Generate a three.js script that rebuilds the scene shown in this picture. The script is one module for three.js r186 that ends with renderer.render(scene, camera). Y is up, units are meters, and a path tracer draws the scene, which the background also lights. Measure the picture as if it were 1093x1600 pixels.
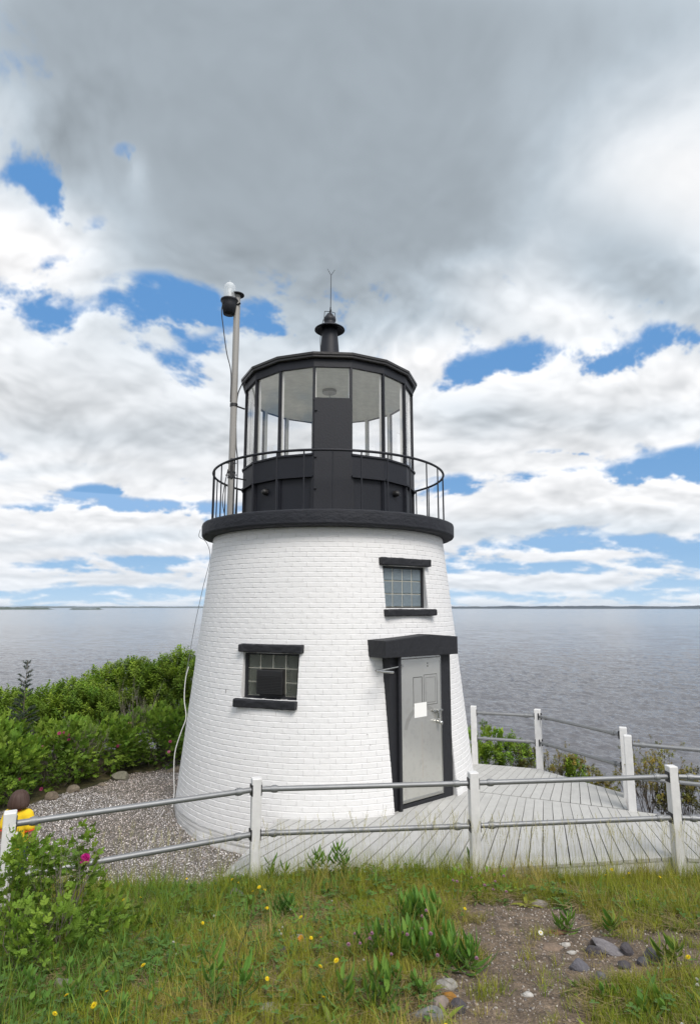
import * as THREE from 'three';
import { mergeGeometries } from 'three/addons/utils/BufferGeometryUtils.js';
import { RoundedBoxGeometry } from 'three/addons/geometries/RoundedBoxGeometry.js';
import { MarchingCubes } from 'three/addons/objects/MarchingCubes.js';
import { Brush, Evaluator, SUBTRACTION } from 'three-bvh-csg';

// ------------------------------------------------------------------ camera, sky, sun, exposure
const scene = new THREE.Scene();
const FOCAL = 930, EYE = 2.7, PITCH = Math.atan(148.5 / FOCAL);          // focal length in photo pixels, eye height above the deck, tilt up
const camera = new THREE.PerspectiveCamera(2 * Math.atan(800 / FOCAL) * 180 / Math.PI, 699 / 1024, 0.1, 90000);
camera.position.set(0, EYE, 0);
camera.rotation.x = PITCH;
const renderer = new THREE.WebGLRenderer({ antialias: true });
renderer.setSize(699, 1024);
renderer.toneMapping = THREE.LinearToneMapping;
renderer.toneMappingExposure = 1.2;
renderer.shadowMap.enabled = true;

const sun = new THREE.DirectionalLight(0xfff8f0, 2.6);
sun.position.set(8, 22, 9);
sun.target.position.set(0, 0, -8);
sun.castShadow = true;
sun.shadow.radius = 50;
sun.shadow.mapSize.set(2048, 2048);
Object.assign(sun.shadow.camera, { left: -16, right: 16, top: 16, bottom: -16, near: 1, far: 60 });
scene.add(sun, sun.target);

// ------------------------------------------------------------------ random numbers and noise
function rng(seed) { let a = seed >>> 0; return () => { a = (a + 0x6d2b79f5) | 0; let t = Math.imul(a ^ (a >>> 15), 1 | a); t = (t + Math.imul(t ^ (t >>> 7), 61 | t)) ^ t; return ((t ^ (t >>> 14)) >>> 0) / 4294967296; }; }
const PERM = new Uint8Array(512), GRAD = new Float32Array(256 * 3);
{ const r = rng(77); const p = Array.from({ length: 256 }, (_, i) => i); for (let i = 255; i > 0; i--) { const j = Math.floor(r() * (i + 1)); [p[i], p[j]] = [p[j], p[i]]; } for (let i = 0; i < 512; i++) PERM[i] = p[i & 255];
  for (let i = 0; i < 256; i++) { const y = r() * 2 - 1, a = r() * 6.2832, s = Math.sqrt(1 - y * y); GRAD[i * 3] = s * Math.cos(a); GRAD[i * 3 + 1] = y; GRAD[i * 3 + 2] = s * Math.sin(a); } }
const gd = (h, x, y, z) => { h *= 3; return GRAD[h] * x + GRAD[h + 1] * y + GRAD[h + 2] * z; };
function noise3(x, y, z) {                                                // gradient noise, about -1 .. 1
  const X = Math.floor(x), Y = Math.floor(y), Z = Math.floor(z); x -= X; y -= Y; z -= Z;
  const u = x * x * x * (x * (x * 6 - 15) + 10), v = y * y * y * (y * (y * 6 - 15) + 10), w = z * z * z * (z * (z * 6 - 15) + 10);
  const a = PERM[X & 255] + (Y & 255), b = PERM[(X + 1) & 255] + (Y & 255), zz = Z & 255, z1 = (Z + 1) & 255;
  const aa = PERM[a & 511 ? a & 511 : 0], ab = PERM[(a + 1) & 511], ba = PERM[b & 511], bb = PERM[(b + 1) & 511];
  const l = (t, p, q) => p + t * (q - p), P = (k, s) => PERM[(k + s) & 511];
  return 1.5 * l(w, l(v, l(u, gd(P(aa, zz), x, y, z), gd(P(ba, zz), x - 1, y, z)), l(u, gd(P(ab, zz), x, y - 1, z), gd(P(bb, zz), x - 1, y - 1, z))),
    l(v, l(u, gd(P(aa, z1), x, y, z - 1), gd(P(ba, z1), x - 1, y, z - 1)), l(u, gd(P(ab, z1), x, y - 1, z - 1), gd(P(bb, z1), x - 1, y - 1, z - 1))));
}
function fbm(x, y, z, oct, gain = 0.5) { let s = 0, a = 1, n = 0; for (let i = 0; i < oct; i++) { s += a * noise3(x, y, z); n += a; a *= gain; x = x * 2.03 + 11.7; y = y * 2.03 + 5.3; z = z * 2.03 + 7.9; } return s / n; }
const clamp = (x, a = 0, b = 1) => (x < a ? a : x > b ? b : x), lerp = (a, b, t) => a + (b - a) * t;
const sstep = (x, a, b) => { const t = clamp((x - a) / (b - a)); return t * t * (3 - 2 * t); };

// ------------------------------------------------------------------ the sky: air and broken clouds, computed for every direction
const CP = Math.cos(PITCH), SP = Math.sin(PITCH);
// places of the larger cloud holes and banks, [x, y, half width, half height, amount] on a chart of the sky ahead
const HOLES = [
  [285, 475, 42, 22, -1], [120, 470, 110, 26, -1], [35, 480, 45, 30, -.8], [225, 535, 70, 28, -.9], [330, 520, 75, 38, -.9], [395, 495, 32, 24, -.8], [272, 590, 42, 20, -.75], [320, 596, 26, 30, -.6], [80, 405, 26, 12, -.9], [72, 300, 22, 20, -1.1], [18, 386, 18, 13, -1.1], [207, 236, 17, 12, -1.5], [30, 270, 18, 14, -.7], [165, 350, 30, 16, -.9], [140, 395, 22, 12, -.7], [85, 330, 14, 14, -.8], [225, 430, 40, 14, -.6], [60, 545, 70, 16, -.55], [10, 580, 20, 22, -.6],
  [910, 562, 100, 20, -1.0], [790, 577, 60, 18, -.95], [880, 583, 60, 16, -.9], [1043, 520, 34, 16, -.95], [660, 612, 36, 14, -.5], [1000, 540, 18, 10, -.3],
  [745, 752, 75, 14, -1.05], [905, 742, 70, 10, -1.0], [1050, 734, 75, 18, -1.05], [1085, 712, 40, 14, -.9], [840, 703, 26, 5, -.6], [885, 704, 24, 5, -.65],
  [250, 790, 90, 8, -.95], [150, 768, 36, 8, -.8], [190, 750, 20, 6, -.5], [50, 795, 45, 6, -.7], [330, 800, 50, 8, -.7],
  [860, 868, 240, 12, -1.25], [1000, 858, 140, 16, -1.1], [1040, 880, 120, 12, -.8], [800, 890, 160, 7, -.5], [240, 882, 130, 12, -.9], [90, 888, 60, 6, -.5], [1060, 915, 60, 14, -.9], [700, 930, 500, 10, -.7], [150, 930, 300, 10, -.55],
];
const BANKS = [
  [185, 530, 30, 34, .85], [250, 525, 28, 16, .8], [306, 513, 18, 9, .8], [112, 458, 38, 16, .9], [15, 495, 34, 26, .7], [60, 380, 90, 46, .6], [30, 330, 60, 40, .4], [323, 578, 11, 20, .5], [235, 275, 12, 34, .4], [100, 600, 180, 46, .9], [205, 595, 60, 30, .6], [420, 590, 60, 42, .9],
  [840, 575, 14, 20, .35], [720, 640, 120, 36, .7], [950, 620, 120, 40, .7], [1075, 560, 50, 40, .7], [1000, 590, 50, 24, .5], [880, 785, 230, 24, .7], [770, 790, 50, 16, .4], [760, 868, 40, 8, .7], [865, 872, 60, 5, .9], [960, 868, 50, 4, .7], [830, 912, 150, 9, .9], [1050, 923, 40, 5, .6], [270, 815, 120, 12, .5], [250, 850, 90, 12, .5], [165, 885, 16, 6, .6],
];
// darker cloud bases and brighter veils: [x, y, half width, half height, amount of grey]
const GREYS = [
  [430, 320, 340, 200, .80], [560, 150, 460, 150, .30], [240, 60, 300, 110, .38], [560, 0, 700, 80, .5], [120, 150, 200, 80, .15], [560, 400, 300, 60, .2], [900, 140, 260, 150, .28], [1000, 420, 110, 60, .5], [700, 330, 160, 90, .22], [1070, 470, 90, 34, .35], [560, 480, 140, 50, .3], [80, 240, 70, 60, .25], [60, 110, 120, 90, .15], [730, 650, 60, 24, .22], [1000, 660, 90, 22, .22], [830, 660, 90, 14, .12], [880, 810, 150, 14, .3], [1020, 835, 90, 12, .36], [790, 830, 60, 10, .2], [80, 690, 160, 26, .2], [260, 660, 100, 26, .1], [70, 745, 120, 10, .2], [230, 845, 90, 9, .35], [300, 830, 70, 10, .22], [120, 860, 120, 8, .18], [1085, 530, 40, 20, .2],
  [30, 170, 90, 60, -.25], [1060, 250, 130, 70, -.26], [720, 430, 90, 34, -.3], [850, 400, 70, 44, -.24], [570, 470, 60, 30, -.12], [60, 390, 120, 60, -.5], [910, 480, 120, 30, -.25], [650, 560, 90, 40, -.3], [240, 270, 16, 34, -.25],
];
const blobs = (list, u, v) => { let s = 0; for (const b of list) { const p = (u - b[0]) / b[2], q = (v - b[1]) / b[3], r = p * p + q * q; if (r < 9) s += b[4] * Math.exp(-r * 0.6); } return s; };
function skyColor(x, y, z, out) {
  const zc = -z * CP + y * SP, yc = y * CP + z * SP;
  const el = Math.asin(clamp(y, -1, 1)), Y = 0.62 * Math.log(Math.max(el, 0) + 0.12);      // cloud rows get thinner towards the horizon
  const w1 = fbm(x * 2.6 + 3, Y * 2.6, z * 2.6, 2), w2 = fbm(x * 2.6, Y * 2.6 + 9, z * 2.6, 2);
  const wx = x + 0.10 * w1, wy = Y + 0.08 * w2, wz = z + 0.10 * w2;
  const big = fbm(wx * 3.2 + 20, wy * 4.2, wz * 3.2, 4, 0.5);
  const puff = (oy, oct) => { let s = 0, am = 1, f = 9; for (let i = 0; i < oct; i++) { s += am * (0.42 - Math.abs(noise3(wx * f + i * 7, (wy + oy) * f * 1.25 + 31, wz * f)) * 1.35); am *= 0.62; f *= 2.07; } return s * 0.58; };
  const fine = 0.55 * puff(0, 7) + 0.95 * fbm(wx * 8, wy * 10 + 40, wz * 8, 7, 0.64);
  const soft0 = puff(0, 3) + 0.8 * fbm(wx * 8, wy * 10 + 40, wz * 8, 3), soft1 = puff(0.025, 3) + 0.8 * fbm(wx * 8, (wy + 0.025) * 10 + 40, wz * 8, 3);
  let cover = 0.5 + big * 0.5, grey = 0, seen = 0;
  const high = sstep(el, 0.30, 0.62);
  let veil = high;
  if (zc > 0.15) {
    const u = 546.5 + FOCAL * x / zc, v = 800 - FOCAL * yc / zc;
    seen = sstep(zc, 0.15, 0.45) * sstep(Math.abs(u - 546), 1150, 650);
    if (seen > 0) {
      const k = clamp((960 - v) / 300, 0.2, 1), du = w1 * 30 + fine * 34, dv = (w2 * 18 + fine * 26) * k;
      cover = lerp(cover, 0.615 + big * 0.24 - 0.66 * Math.tanh(-1.2 * blobs(HOLES, u + du, v + dv)) + 0.6 * Math.tanh(1.2 * blobs(BANKS, u + du * 1.3, v + dv * 1.3)), seen);
      grey = blobs(GREYS, u + w1 * 60 + fine * 26, v + w2 * 40 + fine * 18) * seen;
      const deck = sstep(v + w2 * 60 + fine * 40, 460, 330) * sstep(u + w1 * 60 + fine * 50, 60, 260);
      cover += 0.35 * deck * seen;
      veil = lerp(high, Math.max(deck, sstep(v, 200, 60)), seen);
    }
  }
  grey += (1 - seen) * (high * (0.12 + 0.4 * big) + 0.2 * clamp(big));
  const tex = lerp(1, 0.22, veil);
  const t = cover + fine * 1.0 * lerp(1, 0.5, veil);
  const a = sstep(t, 0.15, lerp(0.54, 0.68, veil));
  const thick = sstep(t, 0.5, 1.1);
  let lum = 0.80 + clamp((soft0 - soft1) * 0.26, -0.20, 0.10) * tex + 0.08 * fine * tex - 0.12 * sstep(big + 0.3 * soft0, 0.0, 0.5) * (1 - veil) - 0.06 * thick * clamp(0.4 + 1.3 * big) * (1 - veil);
  lum += 0.05 * sstep(t, 0.8, 0.45);
  const low = Math.exp(-el / 0.09);
  grey = clamp(grey + 0.12 * big * veil, -0.3, 1.1);
  lum *= 1 - 0.56 * sstep(grey, -0.08, 1.05);
  if (grey < 0) lum *= 1 - 0.25 * grey;
  lum *= 1 - 0.06 * low;
  lum = Math.min(lum, 1.02);
  const g2 = clamp(grey * 1.2 + (0.86 - lum) * 0.6), cr = lum * lerp(0.99, 0.87, g2), cg = lum * lerp(0.99, 0.995, g2), cb = lum * lerp(1.0, 1.11, g2);
  const h = Math.exp(-el / 0.2), hh = Math.exp(-el / 0.05);
  const br = lerp(lerp(0.095, 0.27, h), 0.50, hh * 0.8), bg = lerp(lerp(0.25, 0.47, h), 0.64, hh * 0.8), bb = lerp(lerp(0.53, 0.70, h), 0.77, hh * 0.8);
  const aa = a * (1 - 0.35 * hh);
  out[0] = lerp(br, cr, aa); out[1] = lerp(bg, cg, aa); out[2] = lerp(bb, cb, aa);
}
function buildSky() {
  const W = 4096, H = 2048, data = new Float32Array(W * H * 4), c = [0, 0, 0];
  for (let row = 0; row < H; row++) {
    const el = ((row + 0.5) / H - 0.5) * Math.PI, y = Math.sin(el), s = Math.cos(el);
    for (let col = 0; col < W; col++) {
      const o = (row * W + col) * 4; data[o + 3] = 1;
      if (row < H / 2 - 1) { data[o] = 0.30; data[o + 1] = 0.34; data[o + 2] = 0.38; continue; }
      const az = ((col + 0.5) / W - 0.5) * 2 * Math.PI, x = Math.cos(az) * s, z = Math.sin(az) * s;
      const front = -z > 0.25 * Math.abs(x) - 0.1;
      if (!front && (col & 3)) { data[o] = data[o - 4]; data[o + 1] = data[o - 3]; data[o + 2] = data[o - 2]; continue; }
      skyColor(x, y, z, c); data[o] = c[0]; data[o + 1] = c[1]; data[o + 2] = c[2];
    }
  }
  const t = new THREE.DataTexture(data, W, H, THREE.RGBAFormat, THREE.FloatType);
  t.mapping = THREE.EquirectangularReflectionMapping; t.magFilter = t.minFilter = THREE.LinearFilter; t.needsUpdate = true;
  return t;
}
const skyTexture = buildSky();
scene.background = skyTexture;
scene.environment = skyTexture;

// ------------------------------------------------------------------ helpers
const V = (x, y, z) => new THREE.Vector3(x, y, z);
const taken = new Map();
function numbered(name) { const n = taken.get(name) ?? 0; taken.set(name, n + 1); return n ? name + '_' + String(n).padStart(3, '0') : name; }
function tag(o, label, category, group) { o.userData.label = label; o.userData.category = category; if (group) o.userData.group = group; return o; }
function shade(o) { o.castShadow = o.receiveShadow = true; return o; }
function thing(name, label, category, pos = [0, 0, 0], group) { const g = new THREE.Group(); g.name = numbered(name); g.position.set(...pos); scene.add(g); return tag(g, label, category, group); }
function part(parent, name, geo, material, pos) { const m = shade(new THREE.Mesh(geo, material)); m.name = name; if (pos) m.position.set(...pos); parent.add(m); return m; }
function sub(parent, name, pos = [0, 0, 0]) { const g = new THREE.Group(); g.name = name; g.position.set(...pos); parent.add(g); return g; }
function structure(name, geo, material) { const m = shade(new THREE.Mesh(geo, material)); m.name = numbered(name); m.userData.kind = 'structure'; scene.add(m); return m; }
function spread(parent, name, geo, material, mats, colors) {               // countless alike pieces
  const m = shade(new THREE.InstancedMesh(geo, material, mats.length)); m.name = parent === scene ? numbered(name) : name; m.userData.kind = 'stuff';
  mats.forEach((x, i) => { m.setMatrixAt(i, x); if (colors) m.setColorAt(i, colors[i]); });
  parent.add(m); return m;
}
const mat4 = (p, q, s) => new THREE.Matrix4().compose(p, q, typeof s === 'number' ? V(s, s, s) : s);
const eul = (x, y, z, o = 'XYZ') => new THREE.Quaternion().setFromEuler(new THREE.Euler(x, y, z, o));
const moved = (g, x, y, z) => g.translate(x, y, z);
const flat = (g) => (g.index ? g.toNonIndexed() : g);
function join(list) { return mergeGeometries(list.map((g) => { g = flat(g); for (const k of Object.keys(g.attributes)) if (!['position', 'normal', 'uv', 'color'].includes(k)) g.deleteAttribute(k); return g; })); }
function boxUV(g) {                                                        // uv in metres from the three axes
  g = flat(g); const p = g.attributes.position, n = g.attributes.normal, uv = new Float32Array(p.count * 2);
  for (let i = 0; i < p.count; i++) { const a = Math.abs(n.getX(i)), b = Math.abs(n.getY(i)), c = Math.abs(n.getZ(i)); const x = p.getX(i), y = p.getY(i), z = p.getZ(i);
    if (b > a && b > c) { uv[2 * i] = x; uv[2 * i + 1] = z; } else if (a > c) { uv[2 * i] = z; uv[2 * i + 1] = y; } else { uv[2 * i] = x; uv[2 * i + 1] = y; } }
  g.setAttribute('uv', new THREE.BufferAttribute(uv, 2)); return g;
}
const rbox = (w, h, d, r = 0.006, s = 2) => boxUV(new RoundedBoxGeometry(w, h, d, s, Math.min(r, w / 2.1, h / 2.1, d / 2.1)));
const box = (w, h, d) => boxUV(new THREE.BoxGeometry(w, h, d));
function rod(a, b, r, r2 = r, n = 10) { const d = b.clone().sub(a), g = new THREE.CylinderGeometry(r2, r, d.length(), n); g.applyQuaternion(new THREE.Quaternion().setFromUnitVectors(V(0, 1, 0), d.clone().normalize())); const m = a.clone().add(b).multiplyScalar(0.5); return g.translate(m.x, m.y, m.z); }
const cable = (pts, r, n = 60, k = 6) => new THREE.TubeGeometry(new THREE.CatmullRomCurve3(pts), n, r, k);
function lathe(pts, n = 32) { return new THREE.LatheGeometry(pts.map(([r, y]) => new THREE.Vector2(r, y)), n); }

function pnoise(x, y, per, seed = 0) {                                     // noise that repeats after per cells
  const X = Math.floor(x), Y = Math.floor(y); x -= X; y -= Y; const u = x * x * x * (x * (x * 6 - 15) + 10), v = y * y * y * (y * (y * 6 - 15) + 10), w = (k) => ((k % per) + per) % per;
  const h = (i, j) => PERM[(PERM[(w(i) + seed) & 255] + w(j) + seed * 7) & 511], d = (i, j, p, q) => { const k = h(i, j) * 3; return GRAD[k] * p + GRAD[k + 1] * q; };
  return 1.6 * lerp(lerp(d(X, Y, x, y), d(X + 1, Y, x - 1, y), u), lerp(d(X, Y + 1, x, y - 1), d(X + 1, Y + 1, x - 1, y - 1), u), v);
}
function pfbm(u, v, per, oct, gain = 0.5, seed = 0) { let s = 0, a = 1, n = 0; for (let i = 0; i < oct; i++) { s += a * pnoise(u * per, v * per, per, seed + i); n += a; a *= gain; per *= 2; } return s / n; }
function texture(size, metres, fn, color) {                                // fn(u, v) -> number or [r, g, b] in sRGB 0..1
  const data = new Uint8Array(size * size * 4);
  for (let j = 0; j < size; j++) for (let i = 0; i < size; i++) { const c = fn(i / size, j / size), o = (j * size + i) * 4, l = Array.isArray(c); for (let k = 0; k < 3; k++) data[o + k] = 255 * clamp(l ? c[k] : c); data[o + 3] = 255; }
  const t = new THREE.DataTexture(data, size, size); t.wrapS = t.wrapT = THREE.RepeatWrapping; t.magFilter = THREE.LinearFilter; t.minFilter = THREE.LinearMipmapLinearFilter; t.generateMipmaps = true;
  if (color) t.colorSpace = THREE.SRGBColorSpace; t.repeat.set(1 / metres, 1 / metres); t.needsUpdate = true; return t;
}
const grainBump = texture(512, 0.5, (u, v) => 0.5 + 0.5 * pfbm(u, v, 16, 5, 0.62, 3));
const lumpBump = texture(512, 0.6, (u, v) => 0.5 + 0.55 * pfbm(u, v, 6, 6, 0.58, 11));
const mottle = texture(512, 0.9, (u, v) => 0.92 + 0.10 * pfbm(u, v, 5, 6, 0.6, 21), true);
const paint = (r, g, b, rough, extra = {}) => new THREE.MeshStandardMaterial({ color: new THREE.Color().setRGB(r, g, b), roughness: rough, ...extra });
const M = {
  whiteBrick: [0, 1, 2].map((k) => paint(0.735 - 0.006 * k, 0.735 - 0.006 * k, 0.737 - 0.006 * k, 0.55, { bumpMap: grainBump, bumpScale: 0.004 })),
  mortar: paint(0.73, 0.73, 0.73, 0.6, { bumpMap: grainBump, bumpScale: 0.004 }),
  whitewash: paint(0.78, 0.78, 0.775, 0.6, { bumpMap: lumpBump, bumpScale: 0.02, map: mottle }),
  black: paint(0.012, 0.013, 0.017, 0.62, { bumpMap: lumpBump, bumpScale: 0.01 }),
  slab: paint(0.016, 0.0185, 0.027, 0.7, { bumpMap: lumpBump, bumpScale: 0.012, map: mottle }),
  iron: paint(0.0065, 0.0085, 0.016, 0.58, { bumpMap: grainBump, bumpScale: 0.002, map: mottle }),
  roof: paint(0.022, 0.021, 0.021, 0.38, { bumpMap: grainBump, bumpScale: 0.003 }),
  ceiling: paint(0.86, 0.87, 0.80, 0.7, { map: mottle }),
  floor: paint(0.80, 0.80, 0.76, 0.7),
  inner: paint(0.74, 0.75, 0.72, 0.7),
  glass: new THREE.MeshPhysicalMaterial({ color: 0xffffff, roughness: 0.0, transmission: 1, thickness: 0, ior: 1.52 }),
  blockGlass: new THREE.MeshPhysicalMaterial({ color: 0xe0e6dc, roughness: 0.10, transmission: 0.92, thickness: 0.08, ior: 1.5, bumpMap: lumpBump, bumpScale: 0.006 }),
  blockClear: new THREE.MeshPhysicalMaterial({ color: new THREE.Color().setRGB(0.32, 0.40, 0.45), roughness: 0.16, transmission: 0.55, thickness: 0.08, ior: 1.5, bumpMap: lumpBump, bumpScale: 0.01 }),
  joint: paint(0.50, 0.49, 0.42, 0.8),
  dark: paint(0.012, 0.012, 0.012, 0.8),
  plastic: paint(0.018, 0.018, 0.02, 0.35),
  steel: new THREE.MeshStandardMaterial({ color: 0xb9b9b6, metalness: 1, roughness: 0.25 }),
  galvanised: new THREE.MeshStandardMaterial({ color: new THREE.Color().setRGB(0.30, 0.31, 0.32), metalness: 0.55, roughness: 0.5, map: mottle, bumpMap: grainBump, bumpScale: 0.001 }),
  polePaint: paint(0.37, 0.36, 0.34, 0.5, { map: mottle }),
  postWhite: paint(0.79, 0.79, 0.787, 0.5, { bumpMap: grainBump, bumpScale: 0.002, map: mottle }),
  rope: paint(0.74, 0.74, 0.72, 0.6),
  wire: paint(0.02, 0.02, 0.022, 0.5),
};
// ------------------------------------------------------------------ the lighthouse
const CX = -0.38, CZ = -10.6, wallR = (y) => 2.42 - 0.1065 * y;
const tower = thing('lighthouse', 'short round white brick lighthouse with black lantern room and steel door', 'lighthouse', [CX, 0, CZ]);
const OPEN = [                                                              // openings: direction, half width, from, to, depth of the plane from the axis
  { az: -19.7 * Math.PI / 180, w: 0.435, y0: 1.44, y1: 2.06, n: 2.095 },
  { az: 36 * Math.PI / 180, w: 0.415, y0: 2.67, y1: 3.30, n: 1.99 },
  { az: 38.5 * Math.PI / 180, w: 0.62, y0: -0.05, y1: 2.05, n: 2.27 },
];
{ // the shell behind the bricks, with the openings cut through
  const shell = new Brush(lathe([[1.95, -0.9], [wallR(-0.4) - 0.005, -0.9], [wallR(-0.4) - 0.005, -0.4], [wallR(3.9) - 0.005, 3.9], [1.5, 3.9], [1.95, -0.9]], 160));
  const ev = new Evaluator(); ev.attributes = ['position', 'normal', 'uv']; let cut = shell; shell.updateMatrixWorld();
  for (const o of OPEN) { const b = new Brush(new THREE.BoxGeometry(o.w * 2, o.y1 - o.y0, 1.6)); b.position.set(Math.sin(o.az) * 2.2, (o.y0 + o.y1) / 2, Math.cos(o.az) * 2.2); b.rotation.y = o.az; b.updateMatrixWorld(); cut = ev.evaluate(cut, b, SUBTRACTION); cut.updateMatrixWorld(); }
  part(tower, 'wall', boxUV(cut.geometry), M.mortar);
}
{ // bricks, course by course
  const r = rng(5), brickShape = () => { const c = 0.07, hx = 0.5, hy = 0.5, g = new THREE.BufferGeometry(); // unit brick: back at z = 0, front at z = 1, bevelled
    const f = [[-hx + c * 0.12, -hy + c, 1], [hx - c * 0.12, -hy + c, 1], [hx - c * 0.12, hy - c, 1], [-hx + c * 0.12, hy - c, 1]], m = [[-hx, -hy, 0.62], [hx, -hy, 0.62], [hx, hy, 0.62], [-hx, hy, 0.62]], b = [[-hx, -hy, -1], [hx, -hy, -1], [hx, hy, -1], [-hx, hy, -1]];
    const t = [], q = (a, bb, cc, d) => t.push(...a, ...bb, ...cc, ...a, ...cc, ...d); q(...f); for (let i = 0; i < 4; i++) { const j = (i + 1) % 4; q(m[i], m[j], f[j], f[i]); q(b[i], b[j], m[j], m[i]); }
    g.setAttribute('position', new THREE.Float32BufferAttribute(t, 3)); g.computeVertexNormals(); return g; };
  const unit = brickShape(), list = [], pitch = 0.0725, joint = 0.007, tilt = Math.atan(0.1065), courses = Math.floor((3.88 + 0.36) / pitch);
  for (let k = 0; k < courses; k++) {
    const y = -0.36 + (k + 0.5) * pitch, R = wallR(y), n = Math.round(2 * Math.PI * R / 0.212), step = 2 * Math.PI / n, off = (k % 2) * 0.5 * step + (r() - 0.5) * 0.3 * step;
    for (let i = 0; i < n; i++) {
      const header = r() < 0.07; let a0 = off + i * step, a1 = a0 + step; if (a0 > Math.PI) { a0 -= 2 * Math.PI; a1 -= 2 * Math.PI; }
      const bits = [[a0, a1]];
      for (const o of OPEN) if (y > o.y0 - 0.02 && y < o.y1 + 0.02) { const h = Math.asin((o.w + 0.002) / R), p = o.az - h, q = o.az + h; for (const b of bits) if (b[1] > p && b[0] < q) { if (b[0] < p) b[1] = p + joint / R * 0.4; else if (b[1] > q) b[0] = q - joint / R * 0.4; else b[1] = b[0]; } }
      for (const [p, q] of bits) { const len = (q - p) * R - 0.0028; if (len < 0.02) continue; const a = (p + q) / 2, proud = 0.0025 + r() * 0.0022, sag = len * len / 8 / R;
        const m = mat4(V(Math.sin(a) * (R - 0.012 - sag * 0.6), y + (r() - 0.5) * 0.003, Math.cos(a) * (R - 0.012 - sag * 0.6)), eul(-tilt + (r() - 0.5) * 0.012, a + (r() - 0.5) * 0.003, (r() - 0.5) * 0.008, 'YXZ'), V(len, pitch - joint + (r() - 0.5) * 0.002, 0.008 + proud));
        const p0 = V(Math.sin(a) * R + CX, y, Math.cos(a) * R + CZ), to = V(0, EYE, 0).sub(p0), d = to.length(), seen = (Math.sin(a) * to.x + Math.cos(a) * to.z) / d / (d * d) * len;
        list.push({ m, seen, tone: Math.floor(r() * 2.99), header }); }
    }
  }
  list.sort((a, b) => b.seen - a.seen);
  const uvOf = (g, seed) => { const u = boxUV(g); const a = u.attributes.uv; for (let i = 0; i < a.count; i++) a.setXY(i, a.getX(i) * 0.21 + seed * 0.37, a.getY(i) * 0.065 + seed * 0.71); return u; };
  const variants = [0, 1, 2, 3].map((s) => uvOf(unit.clone(), s));
  list.slice(0, 300).forEach((b, i) => { const m = part(tower, 'brick', variants[i % 4], M.whiteBrick[b.tone]); m.matrixAutoUpdate = true; b.m.decompose(m.position, m.quaternion, m.scale); });
  const rest = [[], [], []]; list.slice(300).forEach((b, i) => rest[b.tone].push(variants[i % 4].clone().applyMatrix4(b.m)));
  rest.forEach((g, k) => { const m = part(tower, 'brick_courses', mergeGeometries(g), M.whiteBrick[k]); m.userData.kind = 'stuff'; });
}
{ // rough whitewashed footing
  const pts = [[wallR(-0.36) + 0.003, -0.28], [2.464, -0.42], [2.475, -0.6], [2.50, -0.95]], g = lathe(pts.flatMap((p, i) => i < pts.length - 1 ? [0, 1, 2, 3, 4].map((k) => [lerp(p[0], pts[i + 1][0], k / 5), lerp(p[1], pts[i + 1][1], k / 5)]) : [p]), 260), p = g.attributes.position;
  for (let i = 0; i < p.count; i++) { const x = p.getX(i), y = p.getY(i), z = p.getZ(i), w = sstep(y, -0.28, -0.5), f = 1 + w * (0.012 * noise3(x * 1.6, y * 1.6, z * 1.6) + 0.007 * noise3(x * 7, y * 9, z * 7) + 0.007 * noise3(x * 16, y * 16, z * 16)), dy = sstep(y, -0.3, -0.24) * 0.04 * noise3(x * 2.5, 3, z * 2.5); p.setXYZ(i, x * f, y - dy, z * f); }
  g.computeVertexNormals(); part(tower, 'footing', g, M.whitewash);
}
function frameAt(o, name) { const g = sub(tower, name); g.rotation.y = o.az; return g; }    // local axes: x along the wall, y up, z out
function stone(w, h, d, seed) { const g = new RoundedBoxGeometry(w, h, d, 4, 0.018), p = g.attributes.position; for (let i = 0; i < p.count; i++) { const x = p.getX(i), y = p.getY(i), z = p.getZ(i); p.setXYZ(i, x + 0.006 * noise3(x * 9 + seed, y * 9, z * 9), y + 0.008 * noise3(x * 7, y * 9 + seed, z * 9), z + 0.008 * noise3(x * 8, y * 10, z * 8 + seed)); } return g; }
function roughStone(w, h, d, seed) { const g = new THREE.BoxGeometry(w, h, d, Math.ceil(w / 0.02), Math.ceil(h / 0.012), Math.ceil(d / 0.03)), p = g.attributes.position, c = 0.010;
  for (let i = 0; i < p.count; i++) { let x = p.getX(i), y = p.getY(i), z = p.getZ(i); const ex = sstep(Math.abs(x), w / 2 - c, w / 2), ey = sstep(Math.abs(y), h / 2 - c, h / 2), ez = sstep(Math.abs(z), d / 2 - c, d / 2), n = ex * ey + ey * ez + ex * ez; const k = 0.005 * clamp(n, 0, 2);
    const f = 0.005 * noise3(x * 7 + seed, y * 12, z * 9) + 0.004 * noise3(x * 22, y * 25 + seed, z * 22); p.setXYZ(i, x - Math.sign(x) * k * ex + f * ex, y - Math.sign(y) * k * ey + f * ey, z - Math.sign(z) * k * ez + f * ez); }
  g.computeVertexNormals(); return boxUV(g); }
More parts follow.
